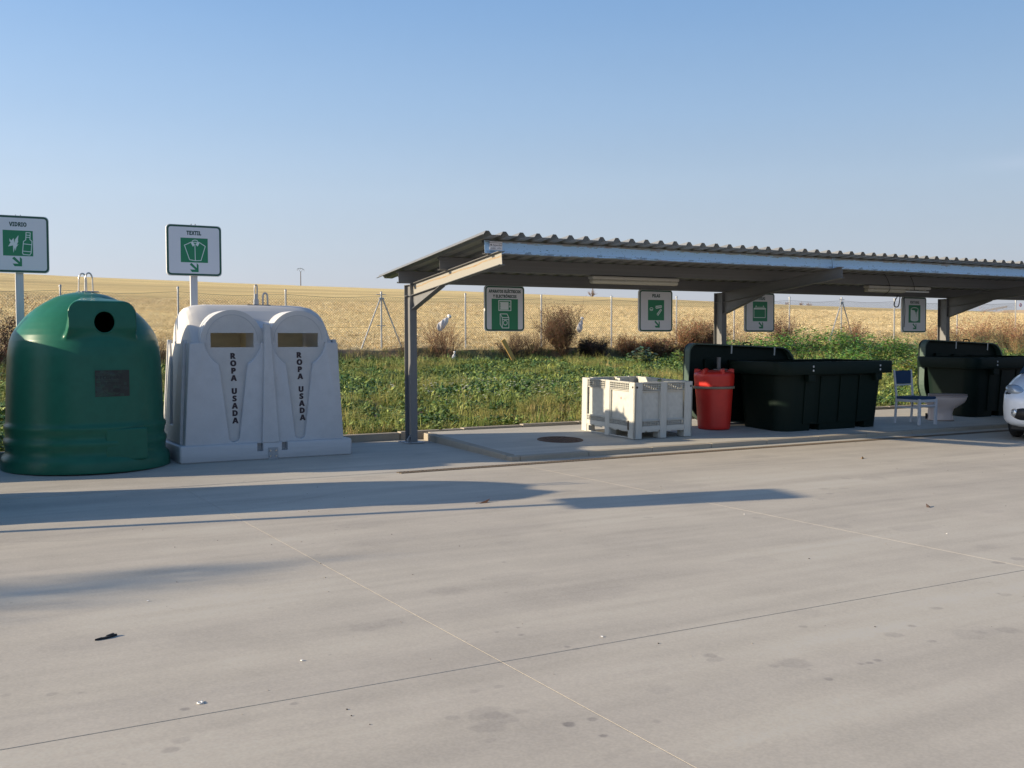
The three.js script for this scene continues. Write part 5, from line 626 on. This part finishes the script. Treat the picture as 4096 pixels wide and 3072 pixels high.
{ // taller bushes, each one standing by itself
  const bush = (name, label, x, z, w, h, n, L, cols, seed, asp = 0.34, y) => { const o = thing(name, label, 'bush', [x, y ?? verge(x, z) - 0.02, z], 0, 'leafy bushes behind the slab'), r = rng(seed), m = new Mesher(), st = new Mesher(); const K = []; for (let i = 0; i < 11; i++) { const a = r() * 7, d = w * 0.42 * sqrt(r()); K.push([cos(a) * d, h * (0.45 + 0.42 * r()) * (1 - 0.35 * d / w), sin(a) * d, w * (0.17 + 0.12 * r())]); st.stick([cos(a) * d * 0.2, 0, sin(a) * d * 0.2], K[i].slice(0, 3), 0.014, 0.006, [0.09, 0.09, 0.035]); } for (let i = 0; i < n; i++) { const k = K[floor(r() * K.length)], a = r() * 7, e = Math.asin(r() * 1.7 - 0.7), q = k[3] * (0.6 + 0.5 * r()), oo = [k[0] + cos(a) * cos(e) * q, max(0.05, k[1] + sin(e) * q * 0.9), k[2] + sin(a) * cos(e) * q], c = cols[floor(r() * r() * cols.length)]; randomLeaf(m, r, oo, L * (0.6 + 0.7 * r()), L * asp * (0.7 + 0.6 * r()), c.map((v) => v * (0.75 + 0.5 * r())), -1.3 + r() * 1.7, 0.35); } part(o, 'stems', st.build(), plainLeaf(1, 1, 1, 0.8)); const f = part(o, 'foliage', m.build(), leafMat(1, 1, 1, 0.42)); f.userData.kind = 'stuff'; };
  const G = [[0.10, 0.22, 0.035], [0.14, 0.27, 0.05], [0.22, 0.33, 0.06], [0.09, 0.19, 0.05], [0.36, 0.36, 0.09]], GY = [[0.13, 0.20, 0.04], [0.22, 0.26, 0.06], [0.38, 0.33, 0.09], [0.10, 0.17, 0.04]], O = [[0.19, 0.21, 0.09], [0.25, 0.25, 0.11], [0.15, 0.18, 0.08]];
  const place = ['just right of the second post', 'below the BATERIAS sign', 'right of the BATERIAS sign', 'tallest of the row, left of the braced fence post', 'below the braced fence post', 'right of the braced fence post', 'left of the PINTURAS sign', 'below the PINTURAS sign', 'left of the third post', 'behind the farther lid', 'above the chair back', 'behind the nearer tub', 'right of the farther lid', 'at the right edge'];
  [[20.6, -23.4, 1.3, 0.86], [21.9, -23.2, 1.6, 1.12], [23.1, -23.2, 1.7, 1.2], [24.2, -23.0, 1.8, 1.22], [25.5, -23.2, 1.7, 1.08], [26.8, -23.0, 1.7, 0.95], [28.0, -23.0, 1.5, 0.72], [29.4, -23.0, 1.5, 0.66], [30.8, -22.6, 1.5, 0.62], [25.3, -20.4, 1.5, 0.66], [22.4, -18.6, 1.2, 0.62], [22.6, -21.0, 1.5, 0.66], [35.0, -21.8, 1.6, 0.6], [37, -22.4, 1.6, 0.6]].forEach(([x, z, w, h], i) => bush('leafy_bush', 'glossy green leafy bush ' + place[i], x, z, w, h, 900, 0.13, i === 9 || i === 10 ? GY : G, 300 + i));
  bush('leafy_plant', 'pale yellow-topped leafy plant below the PILAS sign', 18.35, -24.6, 0.75, 0.62, 260, 0.17, [[0.07, 0.12, 0.07], [0.12, 0.16, 0.06], [0.32, 0.28, 0.09]], 331, 0.4);
  bush('leafy_plant', 'bright green leafy plant left of the second post', 20.3, -24.9, 0.8, 0.45, 200, 0.16, GY, 332, 0.35);
  bush('lacy_bush', 'grey-green feathery bush left of the PINTURAS sign', 29.9, -24.8, 2.0, 1.05, 2600, 0.06, O, 333, 0.18); bush('lacy_bush', 'grey-green feathery bush right of the third post', 33.4, -24.6, 2.0, 0.95, 2600, 0.06, O, 334, 0.18); bush('lacy_bush', 'grey-green feathery bush behind the farther lid handle', 34.8, -24.2, 1.8, 0.85, 2400, 0.06, O, 335, 0.18);
}
[[34.2, -26.0, 0.98], [35.0, -25.9, 1.05], [35.8, -26.0, 1.0], [36.5, -25.8, 0.98], [37.2, -26.0, 1.08], [33.4, -26.4, 0.9], [38.0, -25.8, 1.05], [36.1, -25.0, 0.9]].forEach(([x, z, h], i) => dryShrub('dry_weeds', 'tall brown dry weeds with dark flat heads right of the third post, ' + ['leftmost clump but one', 'clump left of the last fence post', 'clump right of the last fence post', 'middle clump', 'tallest clump near the right edge', 'leftmost clump', 'clump at the right edge', 'nearest clump'][i], x, z, h, 0.35, { n: 14, seed: 60 + i, leaves: 1, leafCol: [0.24, 0.12, 0.07], colA: [0.34, 0.22, 0.11], colB: [0.62, 0.46, 0.22], thick: 0.004, group: 'dry weeds at the right' }));
for (const [i, [x, y, z]] of [[211.61, 11.2, -211.24], [213.1, 11.0, -209.7], [209.0, 11.4, -213.8]].entries()) dryShrub('far_shrub', 'tiny reddish shrub on the skyline left of the braced fence post, ' + ['middle', 'right', 'left'][i], x, z, 0.75, 1.3, { n: 12, seed: 90 + i, thick: 0.03, leaves: 1, leafCol: [0.2, 0.1, 0.08], group: 'shrubs on the skyline', y, fuzz: 1 });
dryShrub('far_shrub', 'tiny brown shrub at the foot of the farther utility pole', 184.4, -273.7, 1.5, 1.1, { n: 20, seed: 95, thick: 0.04, leaves: 1, leafCol: [0.16, 0.1, 0.06], y: 15.6, fuzz: 1 });

// ------------------------------------------------------------------ far poles, road sign, bags, plank, litter
{ const dk = std(0.09, 0.07, 0.055, 0.8), gy = std(0.2, 0.21, 0.21, 0.6);
  const o = thing('utility_pole', 'thin utility pole with a curved crossarm on the skyline right of the clothes bank', 'utility pole', [131.33, 20, -398.94], 0.32);
  part(o, 'pole', rod(V(0, 0, 0), V(0, 9.3, 0), 0.2, 0.13, 8), dk); part(o, 'crossarm', tube([V(-1.65, 10.25, 0), V(-0.8, 10.5, 0), V(0, 10.62, 0), V(0.8, 10.45, 0), V(1.65, 10.1, 0)], 0.09, 20, 6), gy);
  for (const s of [-1, 1]) { part(o, 'strut', rod(V(s * 0.08, 9.1, 0), V(s * 1.05, 10.4, 0), 0.07, 0.05, 6), gy); part(o, 'insulator', rod(V(s * 1.62, 10.2, 0), V(s * 1.62, 9.55, 0), 0.06, 0.09, 6), gy); } part(o, 'insulator', rod(V(0, 10.6, 0), V(0, 10.05, 0), 0.06, 0.09, 6), gy);
  const p = thing('utility_pole', 'utility pole on the skyline below the middle of the canopy, its head hidden', 'utility pole', [184.63, 14, -273.52]); part(p, 'pole', rod(V(0, 0, 0), V(0, 9.6, 0), 0.16, 0.11, 8), dk); part(p, 'crossarm', rbox(2.6, 0.14, 0.14, 0, 9.4, 0, 0.03), dk);
  const sg = thing('road_sign', 'small round road sign with red ring far off at the right edge', 'road sign', [172.26, 4.6, -118.36], -0.2), disc = canvasTex(128, 128, (c, w, h) => { c.fillStyle = '#c03038'; c.fillRect(0, 0, w, h); c.fillStyle = '#e6e6ea'; c.beginPath(); c.arc(64, 64, 42, 0, 7); c.fill(); c.fillStyle = '#8a8a92'; c.font = 'bold 46px sans-serif'; c.textAlign = 'center'; c.fillText('0', 64, 80); });
  part(sg, 'disc', [new THREE.CylinderGeometry(0.31, 0.31, 0.03, 32).rotateX(PI / 2).translate(0, 3.22, 0)], std(1, 1, 1, 0.5, 0, { map: disc })); part(sg, 'pole', cyl(0.03, 0.03, 3.1, 0, 1.55, -0.05, 8), galv);
  const rd = structure('far_road', 'raised far road with a guard rail at the right edge'); const a = V(211.2, 7.55, -151.7), b = V(150, 6.35, -101), d = b.clone().sub(a), L = d.length(), T = (g) => g.rotateY(Math.atan2(-d.z, d.x)).translate((a.x + b.x) / 2, 0, (a.z + b.z) / 2); part(rd, 'embankment', T(new THREE.ExtrudeGeometry(shape([[-9, -4], [9, -4], [4, 0], [-4, 0]]), { depth: L, bevelEnabled: false }).translate(0, 0, -L / 2).rotateY(PI / 2).rotateZ(-0.014).translate(0, 6.75, 0)), std(0.3, 0.25, 0.2, 0.95)); part(rd, 'guard_rail', T(rbox(L, 0.32, 0.06, 0, 0.55, 3.6, 0.02).rotateZ(-0.014).translate(0, 6.75, 0)), std(0.16, 0.16, 0.18, 0.6)); }
function bag(label, x, y, z, L, a, seed) { // crumpled plastic bag hanging on the wire
  const o = thing('plastic_bag', label, 'plastic bag', [x, y, z], 0, 'white bags caught on the fence'), g = new THREE.SphereGeometry(1, 28, 20), p = g.attributes.position; for (let i = 0; i < p.count; i++) { const X = p.getX(i), Y = p.getY(i), Z = p.getZ(i), t = (Y + 1) / 2, w = (0.24 * (1 - t) ** 0.7 + 0.04) * (1 + 0.35 * (fbm(X * 3 + seed, Y * 4 + Z * 2, seed, 3) - 0.5)); p.setXYZ(i, X * w * L, Y * L / 2, Z * w * L * 0.45 + 0.03 * L * sin(Y * 9 + X * 5)); } g.computeVertexNormals(); part(o, 'film', g.rotateZ(a), new THREE.MeshPhysicalMaterial({ color: new THREE.Color().setRGB(0.72, 0.72, 0.74), roughness: 0.5, transmission: 0.3, thickness: 0, side: THREE.DoubleSide })); part(o, 'knot', new THREE.IcosahedronGeometry(0.055 * L / 0.5, 1).scale(1.2, 0.8, 1).translate(0, L * 0.5, 0).rotateZ(a), std(0.7, 0.7, 0.72, 0.6)); }
bag('white plastic bag blown sideways over the bare shrub right of the first post', 13.26, 2.0, -27.35, 0.55, -0.75, 3);
bag('white plastic bag hanging upright on the fence above the low tumbleweed', 18.62, 1.98, -28.3, 0.48, -0.3, 8);
bag('scrap of white plastic lying at the foot of the bare shrub', 13.36, 1.02, -26.9, 0.3, -0.2, 14);
{ const o = thing('plank', 'yellow board leaning in the weeds below the APARATOS sign', 'board', [14.57, 0.86, -25.45]); part(o, 'board', rbox(0.125, 0.82, 0.03, 0, 0.36, 0, 0.004).rotateZ(0.55), std(0.52, 0.33, 0.10, 0.7, 0, { map: blotch })); }
{ const o = thing('rubber_scrap', 'torn piece of black rubber lying on the concrete at left', 'litter', [0.775, 0.003, -5.405], 0.35), size = o.scale.setScalar(0.78), pts = [[-0.075, 0.002], [-0.03, 0.012], [-0.02, 0.004], [0.03, 0.018], [0.05, 0.034], [0.065, 0.02], [0.075, 0.012], [0.05, 0.0], [0.02, -0.008], [-0.01, -0.012], [-0.03, -0.004]]; part(o, 'rubber', new THREE.ExtrudeGeometry(shape(pts), { depth: 0.006, bevelEnabled: true, bevelThickness: 0.003, bevelSize: 0.002, bevelSegments: 1 }).rotateX(-PI / 2), std(0.012, 0.012, 0.014, 0.7)); part(o, 'raised_flap', rbox(0.05, 0.004, 0.018, 0.03, 0.0, -0.012, 0.002).rotateZ(0.13).translate(0, 0.009, 0), std(0.012, 0.012, 0.014, 0.7)); }
{ const o = thing('plastic_ring', 'small white plastic ring lying on the concrete', 'litter', [0.955, 0.004, -4.23], 0.5); o.scale.setScalar(0.62); part(o, 'ring', new THREE.TorusGeometry(0.016, 0.0045, 8, 28).rotateX(PI / 2), std(0.72, 0.72, 0.7, 0.5)); part(o, 'tab', rbox(0.026, 0.005, 0.007, 0.027, 0, -0.006, 0.002).rotateY(0.3), std(0.72, 0.72, 0.7, 0.5)); }
{ const o = thing('dry_leaf', 'brown dry leaf lying between the two shadows', 'leaf', [4.42, 0.004, -8.29], 0.3), m = new Mesher(); m.leaf([-0.07, 0, 0], [1, 0.05, 0], [0, 0.2, 1], 0.15, 0.05, [0.14, 0.06, 0.025], 0.5); part(o, 'blade', m.build(), plainLeaf(1, 1, 1, 0.8)); part(o, 'stalk', rod(V(-0.11, 0.004, 0), V(-0.065, 0.004, 0), 0.002), std(0.12, 0.06, 0.03, 0.8)); }
{ const o = thing('dry_leaf', 'dark curled leaf on the concrete far right', 'leaf', [7.63, 0.006, -6.09], 1.1), m = new Mesher(); m.leaf([-0.03, 0, 0], [1, 0.2, 0], [0, 0.4, 1], 0.07, 0.035, [0.05, 0.03, 0.025], 0.9); part(o, 'blade', m.build(), plainLeaf(1, 1, 1, 0.8)); }
{ const o = thing('dry_leaf', 'orange scrap of leaf on the concrete in front of the chair', 'leaf', [10.09, 0.006, -9.03], 0.6), m = new Mesher(); m.leaf([-0.03, 0, 0], [1, 0.15, 0], [0, 0.3, 1], 0.08, 0.04, [0.34, 0.16, 0.03], 0.7); part(o, 'blade', m.build(), plainLeaf(1, 1, 1, 0.8)); }
[[1.09, -6.07, 'left of the long joint'], [2.89, -4.2, 'just above the long dark joint'], [5.99, -6.61, 'below the sign-shaped shadow'], [6.69, -5.17, 'far right'], [1.49, -4.57, 'above the white ring']].forEach(([x, z, w], i) => { const o = thing('paper_scrap', 'tiny white paper scrap on the concrete ' + w, 'litter', [x, 0.003, z], i * 1.3, 'white paper scraps on the yard'); o.scale.setScalar(0.6); part(o, 'paper', new THREE.ExtrudeGeometry(shape([[-0.009, -0.006], [0.008, -0.008], [0.011, 0.004], [-0.004, 0.008]]), { depth: 0.003, bevelEnabled: true, bevelThickness: 0.001, bevelSize: 0.001, bevelSegments: 1 }).rotateX(-PI / 2).rotateZ(0.08), std(0.8, 0.79, 0.76, 0.7)); });
{ const r = rng(55), spots = []; for (let i = 0; i < 260; i++) { const onS = r() < 0.3, x = 1 + r() * 12, z = -(3 + r() * 8); spots.push({ x, z: max(z, -10.5), y: 0.002, a: r() * 7, s: 0.4 + r() * r() * 1.2, n: r() }); } scatter('grit', 'grit and crumbs strewn over the concrete', [new THREE.IcosahedronGeometry(0.004, 0).scale(1, 0.6, 1)].map((g) => { g = flat(g); g.setAttribute('color', new THREE.BufferAttribute(new Float32Array(g.attributes.position.count * 3).fill(1), 3)); return g; }), plainLeaf(1, 1, 1, 0.9), spots, (s, c) => s.n < 0.6 ? c.setRGB(0.05, 0.04, 0.035) : c.setRGB(0.3, 0.26, 0.2)); }

// ------------------------------------------------------------------ outside the picture to the left: what throws the long shadows over the yard
{ const { o } = makeSign('post_sign', 'white square sign turned across the yard, out of the picture at left', 'sign', [-1.75, 2.67, -9.43], 0.64, 0.76, signFace(['VIDRIO'], 0.64, 0.76, ART.glass, { box: [128, 134, 256, 236], tw: [150], arrow: [256, 436] }), 0, 'signs on tall posts'); o.rotation.y = PI / 2 - 0.25; part(o, 'post', rbox(0.09, 2.9, 0.05, 0, 1.45, -0.064, 0.004), whitePaint); }
function poplar(label, x, z, h, seed) { const o = thing('poplar_tree', label, 'tree', [x, -0.3, z], 0, 'poplars left of the yard'), r = rng(seed), m = new Mesher(), st = new Mesher(); st.stick([0, 0, 0], [0.05, h * 0.5, 0], 0.16, 0.09, [0.13, 0.1, 0.075]); st.stick([0.05, h * 0.5, 0], [0, h * 0.97, 0], 0.09, 0.02, [0.13, 0.1, 0.075]); for (let i = 0; i < 40; i++) { const y = h * (0.2 + 0.7 * r()), a = r() * 7, w = h * 0.11 * (1 - (y / h - 0.35) ** 2 * 1.6), b = [cos(a) * w, y + w * 1.6, sin(a) * w]; st.stick([0, y, 0], b, 0.03, 0.008, [0.13, 0.1, 0.075]); for (let k = 0; k < 60; k++) { const t = 0.3 + 0.8 * r(); randomLeaf(m, r, [b[0] * t + (r() - 0.5) * 0.4, lerp(y, b[1], t) + (r() - 0.5) * 0.5, b[2] * t + (r() - 0.5) * 0.4], 0.1, 0.085, shadeCol(r, 0.08, 0.14).map((v, q) => v * [0.8, 1.3, 0.4][q]), 1); } } part(o, 'trunk', st.build(), plainLeaf(1, 1, 1, 0.9)); const c = part(o, 'crown', m.build(), leafMat(1, 1, 1)); c.userData.kind = 'stuff'; }
poplar('tallest slim poplar left of the yard, out of the picture', -20.7, -11.6, 7.9, 401); poplar('middle slim poplar left of the yard, out of the picture', -20.2, -10.9, 7.3, 402); poplar('short slim poplar left of the yard, out of the picture', -21.9, -12.4, 7.7, 403);
renderer.render(scene, camera);
